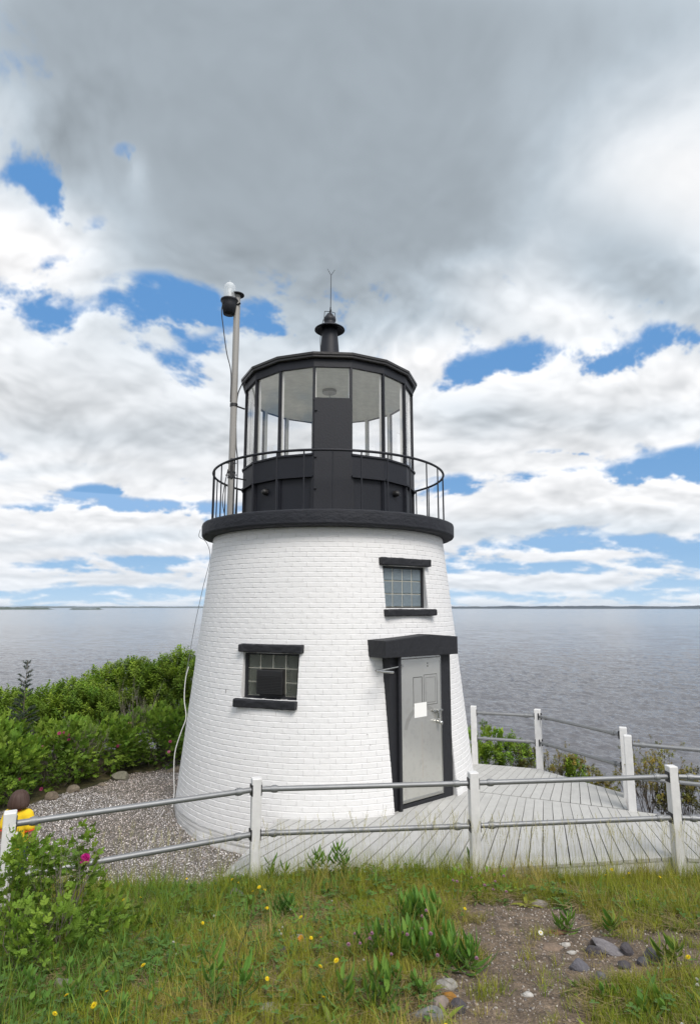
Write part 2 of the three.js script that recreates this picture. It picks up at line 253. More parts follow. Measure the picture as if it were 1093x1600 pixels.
function glassBlocks(win, o, skip) {
  const w = o.w * 2 - 0.075, y0 = o.y0 + 0.03, h = o.y1 - o.y0 - 0.055, bw = w / 4, bh = h / 3, J = 0.011;
  const bars = [];
  for (let i = 0; i <= 4; i++) for (let j = 0; j < 3; j++) if (i === 0 || i === 4 || !(skip(i - 1, j) && skip(i, j))) bars.push(moved(box(J, bh + J, 0.055), -w / 2 + i * bw, y0 + (j + 0.5) * bh, o.n - 0.045 + 0.002 * j));
  for (let i = 0; i < 4; i++) for (let j = 0; j <= 3; j++) if (!(j > 0 && j < 3 && skip(i, j - 1) && skip(i, j))) bars.push(moved(box(bw - J, J, 0.055), -w / 2 + (i + 0.5) * bw, y0 + j * bh, o.n - 0.045));
  part(win, 'mortar_joints', join(bars), M.joint);
  const shape = new RoundedBoxGeometry(bw - J - 0.002, bh - J - 0.002, 0.078, 3, 0.012); { const p = shape.attributes.position; for (let i = 0; i < p.count; i++) { const x = p.getX(i) / bw, y = p.getY(i) / bh; if (Math.abs(p.getZ(i)) > 0.03) p.setZ(i, p.getZ(i)); } }
  const web = new THREE.BoxGeometry(0.012, bh - 0.03, 0.03);
  for (let i = 0; i < 4; i++) for (let j = 0; j < 3; j++) if (!skip(i, j)) part(win, 'glass_block', boxUV(shape.clone()), o.az > 0 ? M.blockClear : M.blockGlass, [-w / 2 + (i + 0.5) * bw, y0 + (j + 0.5) * bh, o.n - 0.045]);
  const fr = [moved(box(0.046, o.y1 - o.y0, 0.07), -o.w + 0.022, (o.y0 + o.y1) / 2, o.n - 0.03), moved(box(0.046, o.y1 - o.y0, 0.07), o.w - 0.022, (o.y0 + o.y1) / 2, o.n - 0.03), moved(box(o.w * 2 - 0.092, 0.028, 0.07), 0, o.y1 - 0.014, o.n - 0.03), moved(box(o.w * 2 - 0.092, 0.028, 0.07), 0, o.y0 + 0.014, o.n - 0.03)];
  part(win, 'frame', join(fr), M.black);
}
{ // lower window with the dark appliance set into its glass blocks
  const o = OPEN[0], win = frameAt(o, 'lower_window');
  glassBlocks(win, o, (i, j) => (i === 1 || i === 2) && j < 2);
  part(win, 'lintel', roughStone(0.99, 0.115, 0.28, 1), M.black, [0, 2.125, 2.085]);
  part(win, 'sill', roughStone(0.95, 0.115, 0.30, 2), M.black, [-0.03, 1.385, 2.165]);
  const a = [moved(rbox(0.40, 0.33, 0.34, 0.012), -0.01, 1.665, o.n - 0.085), moved(rbox(0.40, 0.06, 0.1, 0.006), 0.0, 1.475, o.n - 0.05)];
  for (let k = 0; k < 11; k++) a.push(moved(box(0.36, 0.006, 0.008), -0.01, 1.54 + k * 0.021, o.n + 0.087));
  part(win, 'air_conditioner', join(a), M.plastic);
}
{ const o = OPEN[1], win = frameAt(o, 'upper_window');
  glassBlocks(win, o, () => false);
  part(win, 'lintel', roughStone(0.97, 0.115, 0.28, 3), M.black, [0.02, 3.365, 1.955]);
  part(win, 'sill', roughStone(0.96, 0.10, 0.28, 4), M.black, [0.03, 2.62, 2.05]);
}
{ // doorway: stone lintel, black jambs and threshold, steel leaf
  const o = OPEN[2], d = frameAt(o, 'doorway'), N = o.n;
  const s = new THREE.Shape(); s.moveTo(-0.80, 2.03); s.lineTo(0.63, 2.02); s.lineTo(0.63, 2.255); s.lineTo(0.05, 2.30); s.lineTo(-0.80, 2.235); s.closePath();
  const lg = new THREE.ExtrudeGeometry(s, { depth: 0.40, bevelEnabled: true, bevelSize: 0.012, bevelThickness: 0.012, bevelSegments: 2 }); part(d, 'lintel', boxUV(lg), M.black, [0, 0, 1.985]);
  part(d, 'door_jamb', join([moved(rbox(0.165, 2.06, 0.42, 0.008), -0.5425, 1.0, N - 0.21), moved(rbox(0.05, 2.06, 0.1, 0.004), -0.478, 1.0, N + 0.004)]), M.black);
  part(d, 'door_jamb', rbox(0.195, 2.06, 0.42, 0.008), M.black, [0.5025, 1.0, N - 0.21]);
  part(d, 'threshold', rbox(0.87, 0.075, 0.36, 0.006), M.black, [-0.027, 0.012, N - 0.182]);
  const rim = [moved(rbox(0.022, 1.93, 0.05, 0.003), -0.449, 1.025, N - 0.03), moved(rbox(0.022, 1.93, 0.05, 0.003), 0.394, 1.025, N - 0.03), moved(rbox(0.82, 0.035, 0.05, 0.003), -0.027, 1.993, N - 0.03)];
  part(d, 'door_frame', join(rim), M.steel);
  // the leaf: brushed steel with scuffs and the marks of two panels
  const cv = document.createElement('canvas'); cv.width = 512; cv.height = 1200; const c = cv.getContext('2d'), r = rng(9);
  c.fillStyle = '#cfcfca'; c.fillRect(0, 0, 512, 1200);
  for (let i = 0; i < 1400; i++) { const v = 175 + r() * 60; c.fillStyle = `rgba(${v},${v},${v - 4},0.10)`; c.fillRect(r() * 512, r() * 1200, 1 + r() * 2, 20 + r() * 160); }
  for (let i = 0; i < 160; i++) { const v = 95 + r() * 60; c.fillStyle = `rgba(${v},${v - 6},${v - 12},0.05)`; c.beginPath(); c.ellipse(r() * 512, 1200 * Math.sqrt(r()), 4 + r() * 30, 4 + r() * 18, r() * 3, 0, 7); c.fill(); }
  c.strokeStyle = 'rgba(86,84,80,0.75)'; c.lineWidth = 7; c.strokeRect(168, 165, 108, 250); c.lineWidth = 5; c.strokeRect(300, 150, 168, 268); c.strokeStyle = 'rgba(90,88,84,0.5)'; c.strokeRect(322, 176, 124, 222);
  c.strokeStyle = 'rgba(120,116,108,0.22)'; c.lineWidth = 40; c.beginPath(); c.arc(276, 640, 210, 3.3, 5.4); c.stroke();
  c.fillStyle = 'rgba(205,198,186,0.55)'; c.fillRect(262, 560, 12, 480); c.fillStyle = 'rgba(60,58,56,0.8)'; c.fillRect(346, 42, 12, 14); c.fillRect(346, 66, 12, 14);
  for (let i = 0; i < 40; i++) { c.fillStyle = 'rgba(70,66,60,0.5)'; c.fillRect(150 + r() * 300, 150 + r() * 900, 1 + r() * 4, 1 + r() * 3); }
  const map = new THREE.CanvasTexture(cv); map.colorSpace = THREE.SRGBColorSpace;
  const leafMat = new THREE.MeshStandardMaterial({ map, metalness: 0.72, roughness: 0.22, bumpMap: texture(256, 1, (u, v) => 0.5 + 0.5 * pfbm(u, v, 4, 4, 0.6, 31)), bumpScale: 0.004 });
  const leaf = sub(d, 'door', [0, 0, 0]); const lgeo = new THREE.BoxGeometry(0.818, 1.885, 0.045); part(leaf, 'door_panel', lgeo, leafMat, [-0.027, 1.025, N - 0.03]);
  part(leaf, 'kick_strip', rbox(0.80, 0.035, 0.012, 0.003), M.steel, [-0.027, 0.085, N + 0.0]);
  part(leaf, 'notice', box(0.245, 0.195, 0.003), paint(0.82, 0.82, 0.80, 0.8), [-0.035, 1.255, N - 0.005]);
  for (const y of [1.80, 1.0, 0.22]) part(leaf, 'hinge', rbox(0.022, 0.15, 0.03, 0.004), M.wire, [-0.443, y, N - 0.0]);
  part(leaf, 'hasp', join([moved(rbox(0.20, 0.026, 0.02, 0.004), 0.30, 1.215, N + 0.012), moved(rbox(0.05, 0.05, 0.03, 0.01), 0.30, 1.205, N + 0.02), moved(rbox(0.03, 0.09, 0.02, 0.006), 0.298, 1.155, N + 0.03)]), M.steel);
  part(leaf, 'handle', join([rod(V(0.30, 1.06, N), V(0.30, 1.06, N + 0.05), 0.024, 0.02, 14), moved(new THREE.SphereGeometry(0.034, 16, 12), 0.30, 1.055, N + 0.065)]), M.steel);
  // hold-open bar sticking out beside the jamb
  const bar = [rod(V(-0.42, 1.885, N + 0.02), V(-1.0, 1.865, N + 0.15), 0.014, 0.014, 8), rod(V(-1.0, 1.865, N + 0.15), V(-0.74, 1.835, N + 0.2), 0.018, 0.018, 10), moved(rbox(0.07, 0.04, 0.03, 0.005), -0.42, 1.885, N + 0.012)];
  part(d, 'door_closer', join(bar), M.steel);
}
{ // gallery slab and its railing
  part(tower, 'gallery', (() => { const g = lathe([[1.3, 3.86], [1.95, 3.852], [2.17, 3.862], [2.19, 3.875], [2.205, 3.90], [2.21, 4.06], [2.20, 4.085], [2.17, 4.095], [1.3, 4.10]].flatMap((p, i, a) => i < a.length - 1 ? [p, [(p[0] + a[i + 1][0]) / 2, (p[1] + a[i + 1][1]) / 2]] : [p]), 220), p = g.attributes.position;
    for (let i = 0; i < p.count; i++) { const x = p.getX(i), y = p.getY(i), z = p.getZ(i), a = Math.atan2(x, z), f = 1 + 0.0025 * noise3(x * 5, y * 8, z * 5); let groove = 0; for (const q of [0.8, -0.12, -0.85, 2.2, -2.3]) groove = Math.max(groove, 1 - Math.abs(a - q) / 0.012); p.setXYZ(i, x * (f - 0.004 * clamp(groove)), y + 0.004 * noise3(x * 4, 9, z * 4), z * (f - 0.004 * clamp(groove))); }
    g.computeVertexNormals(); const uv = g.attributes.uv; for (let i = 0; i < uv.count; i++) uv.setXY(i, uv.getX(i) * 13.8, uv.getY(i) * 2.2); return g; })(), M.slab);
  const rail = sub(tower, 'gallery_railing'), R = 2.05, y1 = 5.0;
  part(rail, 'handrail', new THREE.TorusGeometry(R, 0.020, 10, 120).rotateX(Math.PI / 2), M.iron, [0, y1, 0]);
  const bal = new THREE.CylinderGeometry(0.0105, 0.0115, y1 - 4.09, 8);
  for (let k = 0; k < 30; k++) { const a = (3.6 + 12 * k) * Math.PI / 180; part(rail, 'baluster', bal, M.iron, [Math.sin(a) * R, (y1 + 4.09) / 2, Math.cos(a) * R]); }
}
{ // lantern room: sixteen sides
  const L = sub(tower, 'lantern_room', [0, 0, 0.1]), R = 1.52, n = 16, A = (k) => (15.3 + 22.5 * k) * Math.PI / 180, mid = (k) => A(k) + Math.PI / n, ap = R * Math.cos(Math.PI / n), side = 2 * R * Math.sin(Math.PI / n);
  const yf = 4.09, ym = 4.70, ys = 5.04, yt = 6.50, door = 15;
  const lower = [], rails = [], trims = [];
  const put = (g, k, x, y, z) => { g.translate(x, y, z); g.rotateY(mid(k)); return g; };
  const paneG = new THREE.BoxGeometry(side - 0.03, yt - ys, 0.006), topPane = new THREE.BoxGeometry(side - 0.03, 0.56, 0.006);
  for (let k = 0; k < n; k++) {
    if (k === door) {
      const pn = part(L, 'blank_door', rbox(side - 0.02, 5.93 - yf, 0.05, 0.004), M.iron); pn.position.set(Math.sin(mid(k)) * ap, (5.93 + yf) / 2, Math.cos(mid(k)) * ap); pn.rotation.y = mid(k);
      const p = part(L, 'pane', topPane, M.glass); p.position.set(Math.sin(mid(k)) * (ap - 0.02), 6.22, Math.cos(mid(k)) * (ap - 0.02)); p.rotation.y = mid(k);
      trims.push(put(box(side, 0.03, 0.05), k, 0, 5.945, ap));
      for (const y of [4.5, 5.0, 5.75]) trims.push(put(rbox(0.035, 0.02, 0.03, 0.004), k, -0.26, y, ap + 0.035));
      continue;
    }
    const p = part(L, 'pane', paneG, M.glass); p.position.set(Math.sin(mid(k)) * (ap - 0.02), (ys + yt) / 2, Math.cos(mid(k)) * (ap - 0.02)); p.rotation.y = mid(k);
    const w = part(L, 'wall_panel', box(side - 0.07, ym - yf, 0.03), M.iron); w.position.set(Math.sin(mid(k)) * (ap - 0.045), (ym + yf) / 2, Math.cos(mid(k)) * (ap - 0.045)); w.rotation.y = mid(k);
    const u = part(L, 'wall_panel', box(side - 0.02, ys - ym, 0.04), M.iron); u.position.set(Math.sin(mid(k)) * (ap - 0.012), (ys + ym) / 2, Math.cos(mid(k)) * (ap - 0.012)); u.rotation.y = mid(k);
    trims.push(put(box(side, 0.03, 0.07), k, 0, ym, ap), put(box(side, 0.028, 0.06), k, 0, ys + 0.006, ap));
    if (k === 13 || k === 1) { const v = part(L, 'vent', (() => { const g = join([new THREE.CylinderGeometry(0.05, 0.055, 0.05, 16).rotateX(Math.PI / 2), moved(new THREE.SphereGeometry(0.048, 14, 8, 0, 6.3, 0, 1.5).rotateX(Math.PI / 2), 0, 0.0, 0.02)]); return g; })(), M.roof); v.position.set(Math.sin(mid(k)) * ap, 4.52, Math.cos(mid(k)) * ap); v.rotation.y = mid(k); }
  }
  const stile = (h, w, d) => { const g = box(w, h, d); return g; };
  for (let k = 0; k < n; k++) { const a = A(k); const m = part(L, 'mullion', join([moved(stile(yt - yf + 0.02, 0.036, 0.05), 0, (yt + yf) / 2, R - 0.02), moved(stile(ys - yf, 0.085, 0.035), 0, (ys + yf) / 2, R - 0.03)]), M.iron); m.rotation.y = a;
    const i = part(L, 'inner_bar', moved(stile(yt - ys, 0.05, 0.03), 0, (yt + ys) / 2, R - 0.075), M.inner); i.rotation.y = a; }
  part(L, 'panel_trim', join(trims), M.iron);
  const poly = (pts) => { const g = new THREE.LatheGeometry(pts.map(([r, y]) => new THREE.Vector2(r, y)), n, A(0) - 0); return flat(g); };
  const facet = (pts) => { const g = poly(pts); g.computeVertexNormals(); return boxUV(g); };
  part(L, 'fascia', facet([[R - 0.04, yt - 0.02], [R + 0.012, yt - 0.02], [R + 0.012, 6.62], [R - 0.04, 6.62]]), M.iron);
  part(L, 'eave', facet([[R - 0.03, 6.618], [R + 0.06, 6.612], [R + 0.072, 6.625], [R + 0.072, 6.655], [R + 0.088, 6.662], [R + 0.088, 6.70], [R + 0.045, 6.715]]), M.roof);
  part(L, 'roof', facet([[R + 0.045, 6.715], [0.18, 7.26], [0.1, 7.27]]), M.roof);
  part(L, 'ceiling', facet([[R - 0.04, yt - 0.01], [0.9, yt + 0.10], [0.01, yt + 0.16]]), M.ceiling);
  part(L, 'inner_wall', facet([[R - 0.09, yf], [R - 0.09, ys]]), M.inner);
  part(L, 'lantern_floor', new THREE.CylinderGeometry(1.44, 1.44, 0.04, 32), M.floor, [0, 4.12, 0]);
  part(L, 'hanging_lamp', join([moved(new THREE.CylinderGeometry(0.13, 0.13, 0.05, 20), 0, 6.62, 0), rod(V(0, 6.6, 0), V(0.03, 6.2, 0), 0.006, 0.006, 6), moved(new THREE.SphereGeometry(0.04, 12, 8), 0.03, 6.13, 0), rod(V(0.03, 6.2, 0), V(0.05, 6.05, 0.02), 0.012, 0.004, 6)]), paint(0.30, 0.30, 0.28, 0.6));
  // ventilator, antenna
  part(L, 'ventilator', join([lathe([[0.19, 7.2], [0.178, 7.4], [0.14, 7.84], [0.14, 7.9]], 28), lathe([[0.14, 7.87], [0.27, 7.82], [0.285, 7.83], [0.28, 7.845], [0.15, 7.93], [0.10, 7.95], [0.10, 8.0], [0.115, 8.02], [0.115, 8.06], [0.09, 8.10], [0.05, 8.16], [0.02, 8.18], [0.001, 8.18]], 28)]), M.iron);
  const cage = []; for (const a of [0.3, 1.9, 3.4, 5]) cage.push(rod(V(Math.sin(a) * 0.11, 8.03, Math.cos(a) * 0.11), V(Math.sin(a) * 0.10, 8.2, Math.cos(a) * 0.10), 0.006, 0.006, 5), rod(V(Math.sin(a) * 0.10, 8.2, Math.cos(a) * 0.10), V(0, 8.21, 0), 0.006, 0.006, 5));
  part(L, 'cage', join(cage), M.iron);
  part(L, 'antenna', join([rod(V(0, 8.15, 0), V(0.015, 8.3, 0), 0.014, 0.012, 8), rod(V(0.015, 8.3, 0), V(0.02, 8.95, 0), 0.0085, 0.006, 6), rod(V(0.02, 8.95, 0), V(-0.05, 9.08, 0), 0.005, 0.004, 5), rod(V(0.02, 8.95, 0), V(0.09, 9.06, 0), 0.005, 0.004, 5)]), M.iron);
  part(L, 'conduit', join([cable([V(-1.53, 6.62, 0.42), V(-1.60, 6.4, 0.44), V(-1.60, 5.5, 0.44), V(-1.57, 5.2, 0.43), V(-1.58, 4.1, 0.43)], 0.011), cable([V(-0.16, 7.25, 0.1), V(-0.17, 7.6, 0.08), V(-0.15, 7.85, 0.07), V(-0.12, 8.02, 0.05)], 0.006)]), M.wire);
}
{ // pole with the signal lamp on the gallery
  const P = thing('beacon_pole', 'grey pole standing on the gallery with a clear signal lamp at its top', 'beacon', [-1.95, 4.09, -9.6]), h = 3.95;
  part(P, 'pole', lathe([[0.001, 0], [0.057, 0], [0.055, h], [0.001, h]], 20), M.polePaint);
  part(P, 'cap_plate', join([moved(new THREE.CylinderGeometry(0.07, 0.115, 0.03, 20), 0.0, h + 0.02, 0), moved(new THREE.CylinderGeometry(0.12, 0.12, 0.012, 20), 0, h + 0.002, 0)]), M.iron);
  part(P, 'bracket', join([rod(V(0, 1.96, 0), V(0.14, 1.97, -0.22), 0.014, 0.014, 6), moved(new THREE.CylinderGeometry(0.066, 0.066, 0.05, 16), 0, 1.96, 0)]), M.wire);
  part(P, 'bracket', join([rod(V(0, 0.72, 0), V(0.2, 0.72, -0.2), 0.014, 0.014, 6), moved(new THREE.CylinderGeometry(0.066, 0.066, 0.03, 16), 0, 0.72, 0)]), M.wire);
  part(P, 'clamp', join([moved(new THREE.CylinderGeometry(0.066, 0.066, 0.03, 16), 0, 0.80, 0), moved(rbox(0.05, 0.34, 0.05, 0.01), 0.01, 0.86, 0.05), rod(V(-0.09, 0.75, 0.04), V(0.09, 0.75, 0.04), 0.01, 0.01, 5), rod(V(-0.085, 0.95, 0.04), V(0.085, 0.95, 0.04), 0.008, 0.008, 5)]), M.wire);
  const lamp = sub(P, 'signal_lamp', [-0.12, 3.79, 0.06]);
  part(lamp, 'lamp_base', join([lathe([[0.001, -0.23], [0.10, -0.225], [0.125, -0.06], [0.13, 0.0], [0.15, 0.01], [0.15, 0.035], [0.10, 0.04], [0.001, 0.04]], 26), rod(V(0.02, -0.18, 0.02), V(-0.09, -0.05, 0.11), 0.012, 0.012, 6), rod(V(0.10, -0.06, -0.02), V(0.19, -0.02, 0.0), 0.016, 0.016, 6)]), M.iron);
  const ribs = []; for (let i = 0; i < 12; i++) ribs.push([0.092 + (i % 2 ? 0.008 : 0), 0.04 + i * 0.021]);
  part(lamp, 'lens', lathe([[0.001, 0.04], ...ribs, [0.088, 0.30], [0.06, 0.335], [0.02, 0.345], [0.008, 0.35], [0.004, 0.40], [0.001, 0.40]], 28), new THREE.MeshPhysicalMaterial({ color: 0xf4f8fa, roughness: 0.55, transmission: 0.75, thickness: 0, ior: 1.49 }));
  part(lamp, 'lamp_core', join([moved(new THREE.CylinderGeometry(0.03, 0.045, 0.2, 12), 0, 0.14, 0)]), paint(0.8, 0.8, 0.8, 0.3));
  part(P, 'lamp_cable', cable([V(-0.22, 3.72, 0.12), V(-0.235, 3.6, 0.12), V(-0.20, 3.3, 0.10), V(-0.13, 2.85, 0.08), V(-0.06, 2.55, 0.05), V(-0.05, 2.0, 0.04)], 0.009), M.wire);
  part(P, 'loose_cable', cable([V(-0.055, 0.85, 0.03), V(-0.1, 0.55, 0.06), V(-0.12, 0.3, 0.06), V(-0.06, 0.0, 0.06)], 0.008), M.wire);
}
// ------------------------------------------------------------------ ground, sea, far shores
function cliffY(x, z) {                                                    // how far the ground has fallen away towards the sea
  const e = Math.max((x - 4.0) * 0.83 - (z + 9.7) * 0.56, -z - 14.2, z < -6 ? -(x + 5.1) * 0.862 - (z + 9.6) * 0.507 - 3.4 : -99, Math.abs(x) - 24);
  return e > 0 ? 1.1 * e * e / (e + 0.9) : 0;
}
const dirtShape = (x, z) => { const a = (x - 1.40) / 0.62, b = (z + 4.95) / 0.95, c = (x - 2.1) / 0.70, d = (z + 4.66) / 0.46, e = (x - 0.95) / 0.5, f = (z + 3.85) / 0.6, n = 0.22 * noise3(x * 1.5, 4, z * 1.5) + 0.22 * noise3(x * 4, 8, z * 4) + 0.12 * noise3(x * 11, 8, z * 11); return Math.max(1 - Math.hypot(a, b), 1 - Math.hypot(c, d), 1 - Math.hypot(e, f)) + n; };
function groundY(x, z) {
  const d = -z, side = sstep(x, -1.5, -0.85);
  let F = 1.09 - 0.172 * Math.max(d, -1.5) + 0.07 * noise3(x * 0.55 + 4, 1, z * 0.55) + 0.03 * noise3(x * 1.7, 2, z * 1.7) + 0.014 * noise3(x * 5, 3, z * 5);
  F -= 0.10 * sstep(x, 1.0, 3.6) * sstep(d, 5, 6.8);
  const back = lerp(-0.48 + 0.11 * sstep(Math.hypot(x + 0.38, z + 10.6), 3.3, 2.5) * sstep(z, -8.9, -10) + 0.02 * noise3(x * 1.2, 7, z * 1.2) + 0.008 * noise3(x * 6, 7, z * 6), -0.55, side), s = sstep(d, lerp(6.0, 6.9, side), lerp(7.35, 7.6, side));
  return Math.max(-27, lerp(F, back, s) - cliffY(x, z));
}
function sheet(xs, zs, yOf, keep) {
  const nx = xs.length, nz = zs.length, p = new Float32Array(nx * nz * 3), uv = new Float32Array(nx * nz * 2), id = [];
  for (let j = 0; j < nz; j++) for (let i = 0; i < nx; i++) { const o = j * nx + i; p[o * 3] = xs[i]; p[o * 3 + 1] = yOf(xs[i], zs[j]); p[o * 3 + 2] = zs[j]; uv[o * 2] = xs[i]; uv[o * 2 + 1] = zs[j]; }
  for (let j = 0; j < nz - 1; j++) for (let i = 0; i < nx - 1; i++) { if (keep && !keep((xs[i] + xs[i + 1]) / 2, (zs[j] + zs[j + 1]) / 2)) continue; const a = j * nx + i, b = a + 1, c = a + nx, d = c + 1; id.push(a, c, b, b, c, d); }
  const g = new THREE.BufferGeometry(); g.setAttribute('position', new THREE.BufferAttribute(p, 3)); g.setAttribute('uv', new THREE.BufferAttribute(uv, 2)); g.setIndex(id); g.computeVertexNormals(); return g;
}
const line = (list) => list.flatMap(([a, b, s]) => Array.from({ length: Math.round((b - a) / s) }, (_, i) => a + i * s));
const grain = texture(1024, 0.9, (u, v) => { const n = pfbm(u, v, 9, 7, 0.72, 41), m = pfbm(u, v, 40, 3, 0.7, 45); const k = 0.62 + 0.42 * n + 0.22 * m; return [k * 1.02, k, k * 0.95]; }, true);
const grainHeight = texture(512, 0.45, (u, v) => 0.5 + 0.5 * pfbm(u, v, 14, 5, 0.7, 51));
const GR = { soil: paint(1, 1, 1, 0.95, { vertexColors: true, map: grain, bumpMap: grainHeight, bumpScale: 0.03 }) };
const gravelAt = (x, z) => z < -6.35 - 0.25 * noise3(x * 2, 6, z * 2) && x < -0.7 && !(((x + 5.1) * 0.862 + (z + 9.6) * 0.507) < -0.50 + 0.25 * noise3(x * 2.2, 5, z * 2.2)) && z > -14;
{
  const xs = line([[-70, -26, 4], [-26, -8, 0.6], [-8, -4.2, 0.12], [-4.2, 5, 0.05], [5, 8, 0.15], [8, 26, 0.7], [26, 74, 4]]), zs = line([[-70, -26, 4], [-26, -14, 0.5], [-14, -7.4, 0.12], [-7.4, -2.6, 0.05], [-2.6, 2, 0.3], [2, 60, 2.5]]);
  const g = sheet(xs, zs, groundY), p = g.attributes.position, col = new Float32Array(p.count * 3);
  for (let i = 0; i < p.count; i++) { const x = p.getX(i), z = p.getZ(i), n = noise3(x * 1.1, 11, z * 1.1), m = noise3(x * 4.3, 12, z * 4.3), k = 1 + 0.25 * m;
    const thatch = [0.24 * k, 0.20 * k, 0.09 * k], moss = [0.11 * k, 0.12 * k, 0.04 * k], earth = [0.40 * k, 0.31 * k, 0.24 * k], grav = [0.36 * k, 0.335 * k, 0.31 * k];
    const t = sstep(n + 0.4 * m, -0.3, 0.5), dd = sstep(dirtShape(x, z), -0.12, 0.15); for (let c = 0; c < 3; c++) { let v = lerp(moss[c], thatch[c], t); v = lerp(v, earth[c], dd); if (gravelAt(x, z)) v = grav[c]; col[3 * i + c] = v; } }
  g.setAttribute('color', new THREE.BufferAttribute(col, 3)); structure('ground', g, GR.soil);
}
{ // the sea, 25 metres below
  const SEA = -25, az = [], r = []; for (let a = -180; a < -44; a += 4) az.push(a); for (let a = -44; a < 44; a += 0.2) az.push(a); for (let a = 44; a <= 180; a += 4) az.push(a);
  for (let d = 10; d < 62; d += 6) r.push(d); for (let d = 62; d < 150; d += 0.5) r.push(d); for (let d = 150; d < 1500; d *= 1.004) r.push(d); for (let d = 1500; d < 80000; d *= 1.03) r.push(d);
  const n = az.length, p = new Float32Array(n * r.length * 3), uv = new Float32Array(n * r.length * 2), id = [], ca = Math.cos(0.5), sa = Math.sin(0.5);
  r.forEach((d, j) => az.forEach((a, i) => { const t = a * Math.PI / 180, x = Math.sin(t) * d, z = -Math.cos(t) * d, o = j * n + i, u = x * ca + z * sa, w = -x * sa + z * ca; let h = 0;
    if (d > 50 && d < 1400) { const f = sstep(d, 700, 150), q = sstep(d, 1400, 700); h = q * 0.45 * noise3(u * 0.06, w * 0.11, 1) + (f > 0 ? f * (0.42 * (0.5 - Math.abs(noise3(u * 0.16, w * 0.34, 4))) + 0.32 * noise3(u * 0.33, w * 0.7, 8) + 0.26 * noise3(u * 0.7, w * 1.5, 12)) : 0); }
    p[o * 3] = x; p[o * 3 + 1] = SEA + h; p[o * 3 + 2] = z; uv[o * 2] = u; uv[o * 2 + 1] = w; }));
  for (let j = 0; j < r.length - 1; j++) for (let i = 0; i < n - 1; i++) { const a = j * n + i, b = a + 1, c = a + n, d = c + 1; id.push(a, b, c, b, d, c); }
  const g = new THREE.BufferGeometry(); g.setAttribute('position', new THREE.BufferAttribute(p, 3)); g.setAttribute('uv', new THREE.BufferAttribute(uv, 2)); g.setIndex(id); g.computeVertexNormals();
  const ripple = texture(1024, 46, (u, v) => 0.5 + 0.42 * pfbm(u * 1, v * 1, 22, 5, 0.66, 61) ); ripple.repeat.set(1 / 46, 1 / 25);
  structure('sea', g, new THREE.MeshPhysicalMaterial({ color: new THREE.Color().setRGB(0.13, 0.13, 0.14), roughness: 0.12, ior: 1.33, bumpMap: ripple, bumpScale: 0.32 }));  // base colour lightened to stand in for sky reflected off the wave slopes
}
{ // far wooded shores: low ridges with a front slope, a crest and a back slope
  const land = (name, a0, a1, dist, height, seed, color) => { const N = 160, rows = [0, 0.35, 0.7, 1, 1.5], p = [], id = [];
    for (let i = 0; i <= N; i++) { const t = i / N, a = lerp(a0, a1, t) * Math.PI / 180, taper = sstep(t, 0, 0.12) * sstep(t, 1, 0.88), h = taper * height * (0.55 + 0.45 * fbm(t * 9 + seed, seed, 0, 3) + 0.10 * noise3(t * 90, seed, 4)); rows.forEach((q) => { const d = dist * (1 + q * 0.04), y = -25.5 + Math.max(0, h + 0.8) * Math.sin(Math.min(q, 1.5) / 1.5 * Math.PI * 0.75 + 0.02); p.push(Math.sin(a) * d, y, -Math.cos(a) * d); }); }
    const m = rows.length; for (let i = 0; i < N; i++) for (let k = 0; k < m - 1; k++) { const a = i * m + k; id.push(a, a + 1, a + m, a + 1, a + m + 1, a + m); }
    const g = new THREE.BufferGeometry(); g.setAttribute('position', new THREE.Float32BufferAttribute(p, 3)); g.setIndex(id); g.computeVertexNormals(); structure(name, g, paint(...color, 0.95)); };
  land('island', -32, -26.0, 7600, 40, 3, [0.035, 0.055, 0.03]);
  land('island', -25.0, -22.2, 7000, 24, 5, [0.035, 0.055, 0.03]);
  land('hills', -34, -8, 19000, 85, 8, [0.04, 0.055, 0.04]);
  land('hills', 6, 40, 11000, 78, 12, [0.012, 0.022, 0.03]);
  land('hills', 8, 22, 17000, 70, 15, [0.03, 0.045, 0.03]);
}
// where the line of sight to a point of the photograph meets the ground, or a level
function sight(u, v) { const a = (u - 546.5) / FOCAL, b = (800 - v) / FOCAL; return V(a, SP + b * CP, -(CP - b * SP)); }
function spot(u, v) { const d = sight(u, v); let t = 1; for (; t < 30; t += 0.02) { const x = d.x * t, y = EYE + d.y * t, z = d.z * t; if (y < groundY(x, z)) break; } return V(d.x * t, groundY(d.x * t, d.z * t), d.z * t); }
function level(u, v, y) { const d = sight(u, v), t = (y - EYE) / d.y; return V(d.x * t, y, d.z * t); }
// ------------------------------------------------------------------ deck and railings
function clipTo(poly, ax, az, bx, bz) {                                    // keep the part of a polygon to the left of a -> b (seen from above)
  const out = [], s = (p) => (bx - ax) * (p[1] - az) - (bz - az) * (p[0] - ax);
  poly.forEach((p, i) => { const q = poly[(i + 1) % poly.length], a = s(p), b = s(q); if (a <= 0) out.push(p); if ((a <= 0) !== (b <= 0)) { const t = a / (a - b); out.push([p[0] + t * (q[0] - p[0]), p[1] + t * (q[1] - p[1])]); } });
  return out;
}
const deckMats = [0, 1, 2, 3, 4].map((k) => paint(0.50 + 0.010 * k, 0.50 + 0.010 * k, 0.498 + 0.010 * k, 0.7, { map: texture(512, 1, (u, v) => { const n = pfbm(u, v * 1, 6, 5, 0.6, 71 + k), s = pfbm(u * 1, v, 28, 3, 0.6, 75 + k), w = pfbm(u, v, 3, 3, 0.5, 79 + k); const q = 0.92 + 0.05 * n + 0.03 * s - 0.05 * clamp(w); return [q, q, q * 0.985]; }, true), bumpMap: grainBump, bumpScale: 0.003 }));
const deck = thing('deck', 'pale grey painted plank deck around the foot of the lighthouse', 'deck');
